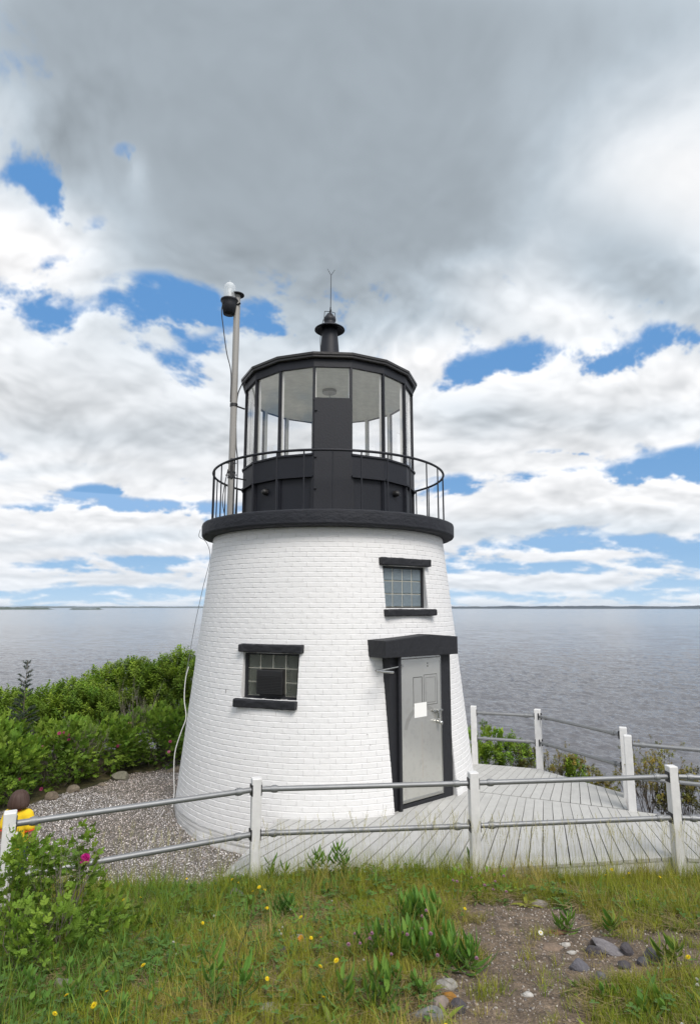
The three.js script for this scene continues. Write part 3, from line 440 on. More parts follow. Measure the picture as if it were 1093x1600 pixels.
function planks(polygon, from, center, step, gap0, gap1, d0, d1, y, first, count) {
  const [px, pz] = center;
  for (let k = first; k < first + count; k++) {
    const a = from + k * step, edge = (ang, side) => { const g = (d) => side * (gap0 + (gap1 - gap0) * (d - d0) / (d1 - d0)) / 2, at = (d) => [px + Math.sin(ang) * d + Math.cos(ang) * g(d), pz + Math.cos(ang) * d - Math.sin(ang) * g(d)]; return [at(2), at(22)]; };
    const [l0, l1] = edge(a, 1), [r0, r1] = edge(a + step, -1);
    let p = clipTo(polygon, l0[0], l0[1], l1[0], l1[1]); if (p.length < 3) { continue; } p = clipTo(p, r1[0], r1[1], r0[0], r0[1]); if (p.length < 3) continue;
    const area = Math.abs(p.reduce((s, q, i) => { const n = p[(i + 1) % p.length]; return s + q[0] * n[1] - n[0] * q[1]; }, 0)) / 2; if (area < 0.004) continue;
    const sh = new THREE.Shape(p.map(([x, z]) => new THREE.Vector2(x, -z))), g = new THREE.ExtrudeGeometry(sh, { depth: 0.03, bevelEnabled: true, bevelSize: -0.0, bevelThickness: 0.002, bevelSegments: 1 }); g.rotateX(-Math.PI / 2);
    const m = part(deck, 'plank', boxUV(g), deckMats[(k * 7 + 3) % 5 < 0 ? 0 : ((k * 7 + 30) % 5)], [0, y - 0.034, 0]);
  }
}
const A0 = [-1.30, -6.55], A1 = [1.31, -6.72], A2 = [3.50, -7.02], A3 = [6.4, -6.62], A4 = [6.4, -7.28], A5 = [3.74, -8.55], A6 = [2.0, -9.30], A7 = [0.2, -9.9], A8 = [-0.75, -9.0];
// boards run towards the camera, fanning out a little; side to side angle about a far point
planks([A0, A1, A2, A3, A4, A5, A6, A7, A8], -0.58, [5.84, -18.56], 0.0116, 0.005, 0.017, 10.0, 12.8, 0, -4, 80);
planks([[2.02, -9.335], [3.755, -8.59], [4.03, -9.31], [3.15, -10.66], [2.2, -10.99], [1.2, -11.0], [0.9, -9.9]], -0.66, [5.70, -15.75], 0.0185, 0.006, 0.010, 5.5, 7.4, -0.004, -10, 60);
{
  const board = (a, b, y0, y1, th) => { const dx = b[0] - a[0], dz = b[1] - a[1], l = Math.hypot(dx, dz), g = rbox(l, y1 - y0, th, 0.004); g.rotateY(-Math.atan2(dz, dx)); return g.translate((a[0] + b[0]) / 2, (y0 + y1) / 2, (a[1] + b[1]) / 2); };
  const inset = (p, k) => [p[0], p[1] + k];
  part(deck, 'rim_board', join([board(inset(A0, -0.03), inset(A1, -0.03), -0.28, -0.04, 0.038), board(inset(A1, -0.03), inset(A2, -0.03), -0.28, -0.04, 0.038), board(inset(A2, -0.03), inset(A3, -0.03), -0.28, -0.04, 0.038)]), M.postWhite);
  part(deck, 'joist', join([board([-1.0, -7.6], [6.2, -7.5], -0.25, -0.045, 0.05), board([2.0, -9.5], [4.0, -9.2], -0.25, -0.045, 0.05), board([-1.28, -6.62], [-0.78, -8.9], -0.28, -0.045, 0.05), board([3.2, -10.6], [4.0, -9.34], -0.28, -0.045, 0.05), board([3.8, -8.5], [6.4, -7.35], -0.28, -0.045, 0.05)]), paint(0.30, 0.27, 0.22, 0.8));
}
function fencePost(f, x, z, y0, y1, turn = 0) { const g = sub(f, 'post', [x, 0, z]); g.rotation.y = turn; return part(g, 'shaft', rbox(0.102, y1 - y0, 0.102, 0.011, 3), M.postWhite, [0, (y0 + y1) / 2, 0]) && g; }
function simplePost(f, x, z, y0, y1, turn = 0) { const p = part(f, 'post', rbox(0.102, y1 - y0, 0.102, 0.012, 3), M.postWhite, [x, (y0 + y1) / 2, z]); p.rotation.y = turn; return V(x, 0, z); }
function railBetween(f, a, b, h1, h2) {                                    // pipe with its end couplings, then the plates on the posts
  const p = a.clone().setY(h1), q = b.clone().setY(h2), d = q.clone().sub(p).normalize(), e = 0.052;
  const s = p.clone().addScaledVector(d, e), t = q.clone().addScaledVector(d, -e);
  const r = part(f, 'rail', rod(s, t, 0.0265, 0.0265, 14), M.galvanised);
  for (const [o, k] of [[s, 1], [t, -1]]) {
    part(r, 'coupling', join([rod(o.clone().addScaledVector(d, k * 0.10), o.clone().addScaledVector(d, k * 0.165), 0.034, 0.034, 14), rod(o.clone().addScaledVector(d, k * 0.115), o.clone().addScaledVector(d, k * 0.15), 0.038, 0.038, 14), rod(o.clone().addScaledVector(d, k * 0.0), o.clone().addScaledVector(d, k * 0.10), 0.023, 0.023, 12)]), M.galvanised);
    const plate = rbox(0.012, 0.11, 0.085, 0.003); plate.rotateY(-Math.atan2(d.z, d.x)); plate.translate(o.x, o.y, o.z); part(r, 'plate', plate, M.wire);
  }
}
{
  const F = thing('front_railing', 'white posts with two grey pipe rails along the front of the deck', 'railing');
  const p = [[-2.93, -5.49, -0.6], [-0.96, -6.49, -0.6], [1.31, -6.71, -0.5], [3.555, -6.96, -0.5], [5.95, -6.63, -0.6]];
  const at = p.map(([x, z, y], i) => simplePost(F, x, z, y, i === 0 ? 0.955 : 0.965, [0.45, 0.28, 0.10, 0.03, -0.15][i]));
  for (let i = 0; i < 4; i++) { railBetween(F, at[i], at[i + 1], 0.85, 0.85); railBetween(F, at[i], at[i + 1], 0.425, 0.425); }
  const B = thing('back_railing', 'white posts with grey pipe rails on the seaward edge behind the tower', 'railing');
  const q6 = level(972, 1136, 0.965), b = [[2.19, -11.0], [3.22, -10.66], [q6.x, q6.z]].map(([x, z], i) => simplePost(B, x, z, -0.4, 0.965, [-0.3, -0.5, -0.4][i]));
  for (let i = 0; i < 2; i++) { railBetween(B, b[i], b[i + 1], 0.85, 0.85); railBetween(B, b[i], b[i + 1], 0.42, 0.42); }
  const C = thing('side_railing', 'white post and grey pipe rails on the right edge of the deck beyond the corner', 'railing');
  const c = [[3.80, -8.55], [6.25, -7.40]].map(([x, z]) => simplePost(C, x, z, -0.4, 0.965, -0.4));
  railBetween(C, c[0], c[1], 0.85, 0.85); railBetween(C, c[0], c[1], 0.42, 0.42);
}
{ // pale cable hanging down the left side of the tower
  const on = (deg, y, off = 0.015) => { const a = deg * Math.PI / 180, r = wallR(y) + off; return V(CX + Math.sin(a) * r, y, CZ + Math.cos(a) * r); };
  scene.add((() => { const m = shade(new THREE.Mesh(cable([on(-79, 4.02, 0.24), on(-79.5, 3.9, 0.25), on(-79, 3.82, 0.13), on(-79, 3.6, 0.02), on(-80, 3.0, 0.06), on(-80, 2.4, 0.10), on(-80, 1.75, 0.12), on(-80, 1.6, 0.13)], 0.005), M.galvanised)); m.name = 'wire'; return tag(m, "thin grey wire hanging from the gallery edge down the left side of the tower", "wire"); })());
  const m = shade(new THREE.Mesh(cable([on(-80, 1.72, 0.10), on(-80, 1.55, 0.12), on(-79, 1.2, 0.09), on(-77, 0.98, 0.025), on(-76, 0.9, 0.018), on(-76, 0.72, 0.06), on(-77, 0.4, 0.11), on(-77, 0.05, 0.075), on(-76, -0.2, 0.03), on(-74, -0.36, 0.03), on(-70, -0.44, 0.06), on(-66, -0.475, 0.09)], 0.008, 90), M.rope)); m.name = 'hose'; scene.add(tag(m, 'white cable looping down beside the left foot of the tower', 'cable'));
}
// ------------------------------------------------------------------ plants
const leafy = (r, g, b, t = 0.35) => new THREE.MeshPhysicalMaterial({ color: new THREE.Color().setRGB(r, g, b), roughness: 0.75, transmission: t, thickness: 0, side: THREE.DoubleSide, specularIntensity: 0.5 });
const leafyPale = leafy(0.62, 0.22, 0.34, 0.3);
const PL = { blade: leafy(1, 1, 1, 0.3), leaf: leafy(1, 1, 1, 0.33), stem: paint(0.10, 0.09, 0.04, 0.8), twig: paint(0.13, 0.105, 0.085, 0.9), greyTwig: paint(0.20, 0.17, 0.145, 0.9), straw: leafy(0.33, 0.27, 0.13, 0.2), pink: leafy(0.42, 0.07, 0.17, 0.3), magenta: leafy(0.52, 0.015, 0.24, 0.3), whitePetal: leafy(0.75, 0.75, 0.70, 0.25), yellow: leafy(0.80, 0.62, 0.015, 0.2), clover: leafy(0.52, 0.30, 0.42, 0.25), greenStem: leafy(0.09, 0.13, 0.03, 0.2) };
const colour = (r, g, b) => new THREE.Color().setRGB(r, g, b);
class Tris { constructor() { this.p = []; this.n = []; }
  quad(a, b, c, d) { this.p.push(a, b, c, a, c, d); } tri(a, b, c) { this.p.push(a, b, c); }
  blade(base, dir, up, len, w, bend, seg = 3) { // a strip that bends over; dir is sideways, up is upwards, bend leans it along the third axis
    const out = V().crossVectors(dir, up); let pl = null, pr = null;
    for (let i = 0; i <= seg; i++) { const t = i / seg, c = base.clone().addScaledVector(up, len * (t - 0.35 * bend * bend * t * t)).addScaledVector(out, len * bend * t * t), h = w * 0.5 * (1 - t * t * 0.97); const l = c.clone().addScaledVector(dir, -h), r = c.clone().addScaledVector(dir, h); if (pl) this.quad(pl, pr, r, l); pl = l; pr = r; } }
  leaf(base, along, side, len, w, fold = 0.25, droop = 0.25, seg = 4, round = 0.8) { // folded leaf with a midrib
    const up = V().crossVectors(side, along).normalize(); let m = null, l, r;
    for (let i = 0; i <= seg; i++) { const t = i / seg, c = base.clone().addScaledVector(along, len * t).addScaledVector(up, -droop * len * t * t), h = w * 0.5 * Math.pow(Math.sin(Math.PI * clamp(Math.pow(t, round), 0.03, 0.985)), 0.8); const L = c.clone().addScaledVector(side, -h).addScaledVector(up, fold * h), R = c.clone().addScaledVector(side, h).addScaledVector(up, fold * h); if (m) { this.quad(m, c, L, l); this.quad(m, r, R, c); } m = c; l = L; r = R; } }
  rod(a, b, w) { const d = b.clone().sub(a).normalize(), s = Math.abs(d.y) < 0.9 ? V(0, 1, 0).cross(d).normalize() : V(1, 0, 0).cross(d).normalize(), t = V().crossVectors(d, s); const k = [s, t.clone().multiplyScalar(0.87).addScaledVector(s, -0.5), t.clone().multiplyScalar(-0.87).addScaledVector(s, -0.5)]; for (let i = 0; i < 3; i++) { const u = k[i], v = k[(i + 1) % 3]; this.quad(a.clone().addScaledVector(u, w), a.clone().addScaledVector(v, w), b.clone().addScaledVector(v, w * 0.7), b.clone().addScaledVector(u, w * 0.7)); } }
  geo() { const a = new Float32Array(this.p.length * 3); this.p.forEach((v, i) => { a[3 * i] = v.x; a[3 * i + 1] = v.y; a[3 * i + 2] = v.z; }); const g = new THREE.BufferGeometry(); g.setAttribute('position', new THREE.BufferAttribute(a, 3)); g.computeVertexNormals(); g.setAttribute('uv', new THREE.BufferAttribute(new Float32Array(this.p.length * 2), 2)); return g; } }
const round = (r) => { const a = r() * 6.2832; return V(Math.cos(a), 0, Math.sin(a)); };
function tuft(seed, n, rad, h0, h1, w, bend) { const r = rng(seed), t = new Tris(); for (let i = 0; i < n; i++) { const d = round(r), b = round(r).multiplyScalar(rad * Math.sqrt(r())), up = V((r() - 0.5) * 0.5, 1, (r() - 0.5) * 0.5).normalize(); t.blade(b, d, up, lerp(h0, h1, r()), w * (0.7 + 0.6 * r()), bend * (0.3 + r()), 3); } return t.geo(); }
function sprig(seed, n, len, leafLen, leafW) { // compound leaf: pairs of leaflets along a stalk
  const r = rng(seed), t = new Tris(); t.rod(V(0, 0, 0), V(0, 0, len), 0.0016);
  for (let i = 0; i < n; i++) { const z = len * (0.35 + 0.65 * i / n); for (const s of [-1, 1]) { const al = V(s * 0.85, 0.25 * (r() - 0.3), 0.55).normalize(); t.leaf(V(0, 0, z), al, V(-al.z, 0.2 * (r() - 0.5), al.x).normalize(), leafLen * (0.75 + 0.4 * r()), leafW * (0.8 + 0.3 * r()), 0.25, 0.2, 3); } }
  t.leaf(V(0, 0, len), V(0, 0.05, 1), V(1, 0, 0), leafLen, leafW, 0.25, 0.25, 3); return t.geo(); }
function whorl(seed, n, leafLen, leafW, h) { // upright shoot with leaves all round
  const r = rng(seed), t = new Tris(); t.rod(V(0, 0, 0), V(0, h, 0), 0.002); for (let i = 0; i < n; i++) { const y = h * (0.15 + 0.85 * i / n), a = i * 2.4 + r() * 0.5, e = 0.35 + 0.7 * i / n, al = V(Math.cos(a) * Math.cos(e), Math.sin(e), Math.sin(a) * Math.cos(e)); t.leaf(V(0, y, 0), al, V(-Math.sin(a), 0, Math.cos(a)), leafLen * (0.7 + 0.5 * r()) * (1.1 - 0.45 * i / n), leafW * (0.8 + 0.4 * r()), 0.3, 0.35, 3); } return t.geo(); }
const SPRIG = [sprig(1, 3, 0.075, 0.042, 0.026), sprig(2, 3, 0.085, 0.040, 0.025), sprig(3, 2, 0.06, 0.046, 0.03)];
const SHOOT = [whorl(4, 11, 0.065, 0.024, 0.15), whorl(5, 10, 0.06, 0.022, 0.13)], SHORT = [whorl(6, 8, 0.045, 0.017, 0.05), whorl(7, 7, 0.042, 0.018, 0.045)];

// a shrub: clumps of leaves spread through lobes, on thin stems; everything in the shrub's own space
function shrub(name, label, base, lobes, o) {
  const g = thing(name, label, o.category ?? 'shrub', [base.x, base.y, base.z], o.group), r = rng(o.seed), mats = o.shapes.map(() => []), cols = o.shapes.map(() => []), stems = new Tris();
  for (const [lx, ly, lz, rx, ry, rz] of lobes) {
    const nc = Math.round(o.clumps * rx * ry * rz * 40 + 3);
    for (let c = 0; c < nc; c++) {
      const d = V(r() * 2 - 1, r() * 2 - 1, r() * 2 - 1); if (d.length() > 1 || d.length() < 0.05) { c--; continue; } const k = Math.pow(d.length(), 0.45), dn = d.clone().normalize(), q = V(lx + dn.x * rx * k, ly + dn.y * ry * k, lz + dn.z * rz * k); if (q.y < 0.02) continue;
      const tone = 0.75 + 0.5 * r(), hue = r();
      if (r() < (o.stemShare ?? 0.25)) { const foot = V(lx * 0.6 + (r() - 0.5) * rx * 0.8, 0, lz * 0.6 + (r() - 0.5) * rz * 0.8), m = foot.clone().lerp(q, 0.55).add(V((r() - 0.5) * 0.12, 0.05, (r() - 0.5) * 0.12)); stems.rod(foot, m, o.stemW ?? 0.005); stems.rod(m, q, (o.stemW ?? 0.005) * 0.7); }
      for (let i = 0; i < o.leaves; i++) { const w = Math.floor(r() * o.shapes.length * 0.999), off = V(r() - 0.5, r() - 0.5, r() - 0.5).multiplyScalar(o.clumpSize * 2), p = q.clone().add(off), out = V(dn.x + (r() - 0.5) * 1.3, dn.y * 0.6 + 0.45 + (r() - 0.5) * 0.9, dn.z + (r() - 0.5) * 1.3).normalize();
        const quat = o.upright ? eul((r() - 0.5) * 0.8, r() * 6.28, (r() - 0.5) * 0.8) : new THREE.Quaternion().setFromUnitVectors(V(0, 0, 1), out).multiply(eul(0, 0, (r() - 0.5) * 1.6));
        mats[w].push(mat4(p, quat, (o.size ?? 1) * (0.7 + 0.6 * r()))); const [a, b] = o.colors, n = clamp(hue * 0.7 + r() * 0.3), f = tone * (0.85 + 0.3 * r()); cols[w].push(colour(lerp(a[0], b[0], n) * f, lerp(a[1], b[1], n) * f, lerp(a[2], b[2], n) * f)); }
    }
  }
  o.shapes.forEach((s, i) => { if (mats[i].length) spread(g, 'foliage', s, PL.leaf, mats[i], cols[i]); });
  if (stems.p.length) { const st = part(g, 'stems', stems.geo(), o.stemMat ?? PL.twig); st.userData.kind = 'stuff'; }
  return g;
}
const roseHead = (() => { const t = new Tris(), r = rng(8); for (let k = 0; k < 2; k++) for (let i = 0; i < 5; i++) { const a = i * 1.2566 + k * 0.6, e = 0.35 + k * 0.5, al = V(Math.cos(a) * Math.cos(e), Math.sin(e), Math.sin(a) * Math.cos(e)); t.leaf(V(0, 0, 0), al, V(-Math.sin(a), 0, Math.cos(a)), 0.036 - 0.008 * k, 0.042, -0.3, -0.1, 4, 1.3); } return t.geo(); })();
function rose(parent, x, y, z, s, mat) { const f = part(parent, 'flower', roseHead, mat, [x, y, z]); f.scale.setScalar(s); f.rotation.set(0.9, x * 7, 0.2); return f; }
function twigs(seed, base, n, len, spreadK, depth, w) { // branching bare twigs
  const r = rng(seed), t = new Tris(), tips = []; const grow = (p, d, l, k, ww) => { let q = p.clone(), dd = d.clone(); for (let i = 0; i < 3; i++) { dd.add(V((r() - 0.5) * 0.35, 0.06, (r() - 0.5) * 0.35)).normalize(); const e = q.clone().addScaledVector(dd, l / 3); t.rod(q, e, ww * (1 - 0.2 * i)); q = e; if (k > 0 && i > 0 && r() < 0.9) grow(q, dd.clone().add(V(r() - 0.5, r() * 0.5 - 0.1, r() - 0.5).multiplyScalar(1.3)).normalize(), l * (0.45 + 0.25 * r()), k - 1, ww * 0.55); } if (k <= 1) tips.push([q, dd]); if (k > 0) grow(q, dd, l * 0.5, k - 1, ww * 0.6); };
  for (let i = 0; i < n; i++) { const a = r() * 6.28, s = spreadK * Math.sqrt(r()); grow(base.clone().add(V((r() - 0.5) * 0.2, 0, (r() - 0.5) * 0.2)), V(Math.cos(a) * s, 1, Math.sin(a) * s).normalize(), len * (0.7 + 0.5 * r()), depth, w); } return [t.geo(), tips];
}
const onGround = (x, z) => V(x, groundY(x, z), z);
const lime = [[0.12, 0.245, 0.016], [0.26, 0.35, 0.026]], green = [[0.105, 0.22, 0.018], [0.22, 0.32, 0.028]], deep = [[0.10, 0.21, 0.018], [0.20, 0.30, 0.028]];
{ // the hedge beyond the gravel: back rank of bright shrubs, front rank of roses
  const back = [[-8.1, -11.4, 1.5, 'farthest left bright green shrub at the photo edge above the child'], [-7.0, -12.6, 1.36, 'bright yellow-green shrub behind the little spruce'], [-5.9, -13.2, 1.5, 'bright green shrub just right of the little spruce'], [-5.3, -14.6, 1.95, 'tall bright green shrub in the middle of the hedge skyline'], [-4.2, -14.9, 2.25, 'tall bright green shrub under the raised shoot in the hedge'], [-3.0, -15.1, 2.25, 'tall bright green shrub touching the left side of the tower']];
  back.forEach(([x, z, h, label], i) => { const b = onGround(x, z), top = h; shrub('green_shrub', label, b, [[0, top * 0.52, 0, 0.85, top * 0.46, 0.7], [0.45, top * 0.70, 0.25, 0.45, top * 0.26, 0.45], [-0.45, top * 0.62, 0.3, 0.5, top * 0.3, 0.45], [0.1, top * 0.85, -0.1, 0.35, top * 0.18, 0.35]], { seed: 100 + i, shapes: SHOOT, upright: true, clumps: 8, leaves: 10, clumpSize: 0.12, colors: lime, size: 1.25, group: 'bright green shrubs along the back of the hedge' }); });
  const front = [[-6.6, -9.4, 1.15, 'rose bush at the left photo edge behind the child'], [-5.9, -10.5, 1.1, 'rose bush with pink flowers just right of the child head'], [-5.4, -11.5, 1.15, 'rose bush with two pink flowers side by side'], [-4.9, -12.3, 1.1, 'rose bush over the round grey boulder'], [-4.0, -12.9, 1.15, 'dark rose bush over the pale flat stone by the tower'], [-6.6, -11.3, 1.3, 'rose bush with a cluster of three pink flowers higher in the hedge'], [-3.1, -13.5, 1.2, 'dark rose bush hard against the left foot of the tower']];
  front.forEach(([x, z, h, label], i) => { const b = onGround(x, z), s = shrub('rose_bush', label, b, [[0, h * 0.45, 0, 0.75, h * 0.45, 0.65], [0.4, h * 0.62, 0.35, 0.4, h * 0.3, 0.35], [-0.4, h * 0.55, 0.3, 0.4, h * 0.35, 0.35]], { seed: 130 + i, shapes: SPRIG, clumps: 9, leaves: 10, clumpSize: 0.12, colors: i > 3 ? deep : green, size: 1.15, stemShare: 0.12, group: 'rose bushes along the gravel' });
    const [tg] = twigs(150 + i, V(0, 0.1, 0.25), 5, 0.5, 0.7, 2, 0.007); part(s, 'dead_twigs', tg, PL.greyTwig).userData.kind = 'stuff';
    for (const [u, v, m] of [[93, 1146, 0], [101, 1145, 0], [108, 1156, 0], [107, 1149, 0], [57, 1169, 0], [67, 1168, 1], [22, 1182, 0], [203, 1130, 1], [184, 1166, 0], [266, 1159, 0], [264, 1175, 1], [130, 1206, 0], [65, 1233, 0], [31, 1218, 0]]) { const d = sight(u, v), k = -(z + 0.80) / -d.z, p = V(d.x * k, EYE + d.y * k, d.z * k).sub(b); const best = front.map(([fx, fz]) => { const kk = -(fz + 0.80) / -d.z; return Math.abs(d.x * kk - fx); }); if (best.indexOf(Math.min(...best)) === i && p.y > 0.1 && p.y < 2) rose(s, p.x, p.y, p.z, 0.95, m ? leafyPale : PL.pink); } });
  // bare grey twigs showing through
  const bare = [[215, 1118, -12.6, 0.62, 'grey bare thicket between the green shrubs left of the tower'], [135, 1165, -11.5, 0.5, 'grey bare thicket low in the hedge above the boulders'], [262, 1135, -13.2, 0.5, 'grey bare thicket beside the tower']];
  bare.forEach(([u, v, z, h, label], i) => { const d = sight(u, v), k = z / d.z, p = V(d.x * k, EYE + d.y * k - h, z), g = thing('bare_thicket', label, 'shrub', [p.x, p.y, p.z]); const [tg] = twigs(170 + i, V(0, 0, 0), 16, h * 0.9, 0.6, 3, 0.008); part(g, 'twigs', tg, PL.greyTwig); });
  // little spruce standing above the hedge
  const p = onGround(-6.75, -11.55), d = sight(43, 1032), k = 11.55 / -d.z, top = EYE + d.y * k - p.y, S = thing('spruce_sapling', 'little dark spruce sapling standing above the hedge at the left', 'tree', [d.x * k, p.y, -11.55]); const r = rng(61), wood = new Tris(), needles = new Tris();
  wood.rod(V(0, 0, 0), V(0.01, top, 0), 0.009); const tuftN = (a, dd, len) => { const n = Math.round(len / 0.0045); for (let i = 0; i < n; i++) { const b = a.clone().addScaledVector(dd, len * i / n), s = V(r() - 0.5, r() - 0.5, r() - 0.5).normalize().addScaledVector(dd, 0.6).normalize(), e = b.clone().addScaledVector(s, 0.036), w = V().crossVectors(s, V(0.3, 0.5, 0.8)).normalize().multiplyScalar(0.0045); needles.tri(b.clone().add(w), b.clone().sub(w), e); } };
  for (let y = 0.5; y < top - 0.05; y += 0.09) { const f = (top - y) / top, n = 3 + Math.floor(r() * 2); for (let i = 0; i < n; i++) { const a = r() * 6.28, l = 0.09 + 0.40 * f * (0.6 + 0.6 * r()), dd = V(Math.cos(a), 0.45 + 0.3 * r(), Math.sin(a)).normalize(), b = V(0, y, 0); wood.rod(b, b.clone().addScaledVector(dd, l), 0.005); tuftN(b.clone().addScaledVector(dd, l * 0.2), dd, l * 0.85); if (l > 0.15) for (const s of [-1, 1]) { const q = b.clone().addScaledVector(dd, l * 0.55), e = dd.clone().add(V(-dd.z * s, 0, dd.x * s).multiplyScalar(0.8)).normalize(); tuftN(q, e, l * 0.4); } } }
  tuftN(V(0, top - 0.16, 0), V(0, 1, 0), 0.17); part(S, 'trunk', wood.geo(), PL.twig); part(S, 'needles', needles.geo(), leafy(0.035, 0.055, 0.035, 0.15));
}
{ // shrubs on the seaward slope to the right
  const at = (u, v, z) => { const d = sight(u, v), k = z / d.z; return V(d.x * k, EYE + d.y * k, z); };
  const mass = (name, label, u, top, z, w, o) => { const t = at(u, top, z), g = Math.min(groundY(t.x, z), t.y - 0.4), h = t.y - g; return shrub(name, label, V(t.x, g, z), [[0, h * 0.5, 0, w, h * 0.5, w * 0.8], [w * 0.5, h * 0.72, 0.1, w * 0.5, h * 0.27, w * 0.45], [-w * 0.5, h * 0.66, 0.1, w * 0.5, h * 0.3, w * 0.45]], o); };
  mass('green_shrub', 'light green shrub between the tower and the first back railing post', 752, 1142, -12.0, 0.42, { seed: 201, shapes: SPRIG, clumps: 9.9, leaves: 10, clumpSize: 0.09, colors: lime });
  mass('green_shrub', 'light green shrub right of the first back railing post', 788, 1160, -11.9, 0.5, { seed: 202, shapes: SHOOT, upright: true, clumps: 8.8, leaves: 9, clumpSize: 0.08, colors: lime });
  mass('green_shrub', 'yellowish shrub just left of the second back railing post', 822, 1170, -11.7, 0.34, { seed: 203, shapes: SHORT, upright: true, clumps: 11, leaves: 8, clumpSize: 0.08, colors: [[0.10, 0.11, 0.02], [0.15, 0.13, 0.03]], stemShare: 0.8 });
  mass('dark_shrub', 'dark evergreen tip rising behind the light green shrub by the tower', 748, 1120, -12.8, 0.22, { seed: 204, shapes: SHORT, upright: true, clumps: 13.2, leaves: 8, clumpSize: 0.06, colors: deep, stemShare: 0.8 });
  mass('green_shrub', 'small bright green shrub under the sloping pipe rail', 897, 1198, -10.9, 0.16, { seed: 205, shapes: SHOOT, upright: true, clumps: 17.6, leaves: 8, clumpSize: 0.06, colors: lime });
  const bay = (label, list, seed, den) => { const [u0, top, z, w] = list, t = at(u0, top, z), gy = Math.min(groundY(t.x, z), t.y - 0.6), h = t.y - gy, g = thing('twiggy_shrub', label, 'shrub', [t.x, gy, z]), r = rng(seed); const [tg, tips] = twigs(seed, V(0, 0, 0), den, h * 0.52, w, 3, 0.010); part(g, 'branches', tg, PL.twig).userData.kind = 'stuff';
    const mats = [], cols = []; for (const [q, d] of tips) { if (r() < 0.3 && q.y < h * 0.6) continue; for (let i = 0; i < 1; i++) { mats.push(mat4(q.clone().add(V((r() - 0.5) * 0.03, (r() - 0.5) * 0.03, (r() - 0.5) * 0.03)), new THREE.Quaternion().setFromUnitVectors(V(0, 1, 0), d).multiply(eul(0, r() * 6, 0)), 0.6 + 0.5 * r())); const f = 0.7 + 0.6 * r(), y = r(); cols.push(colour(lerp(0.17, 0.28, y) * f, lerp(0.20, 0.20, y) * f, 0.03 * f)); } } spread(g, 'foliage', SHORT[seed % 2], PL.leaf, mats, cols); return g; };
  bay('twiggy shrub with olive leaves behind the middle of the back railing', [872, 1182, -11.1, 0.55], 211, 15);
  bay('small twiggy shrub at the deck edge left of the white corner posts', [946, 1216, -10.2, 0.3], 212, 6);
  bay('tall open twiggy shrub between the corner post and the right front post', [1008, 1180, -9.35, 0.42], 213, 13);
  bay('open twiggy shrub just left of the right front post', [1045, 1196, -9.3, 0.35], 214, 9);
  mass('dark_shrub', 'dense dark bush at the right photo edge behind the deck', 1088, 1212, -9.3, 0.62, { seed: 215, shapes: SHORT, upright: true, clumps: 7.04, leaves: 9, clumpSize: 0.08, colors: [[0.05, 0.06, 0.014], [0.12, 0.11, 0.02]], size: 1.2, stemShare: 0.6, stemW: 0.008 });
}
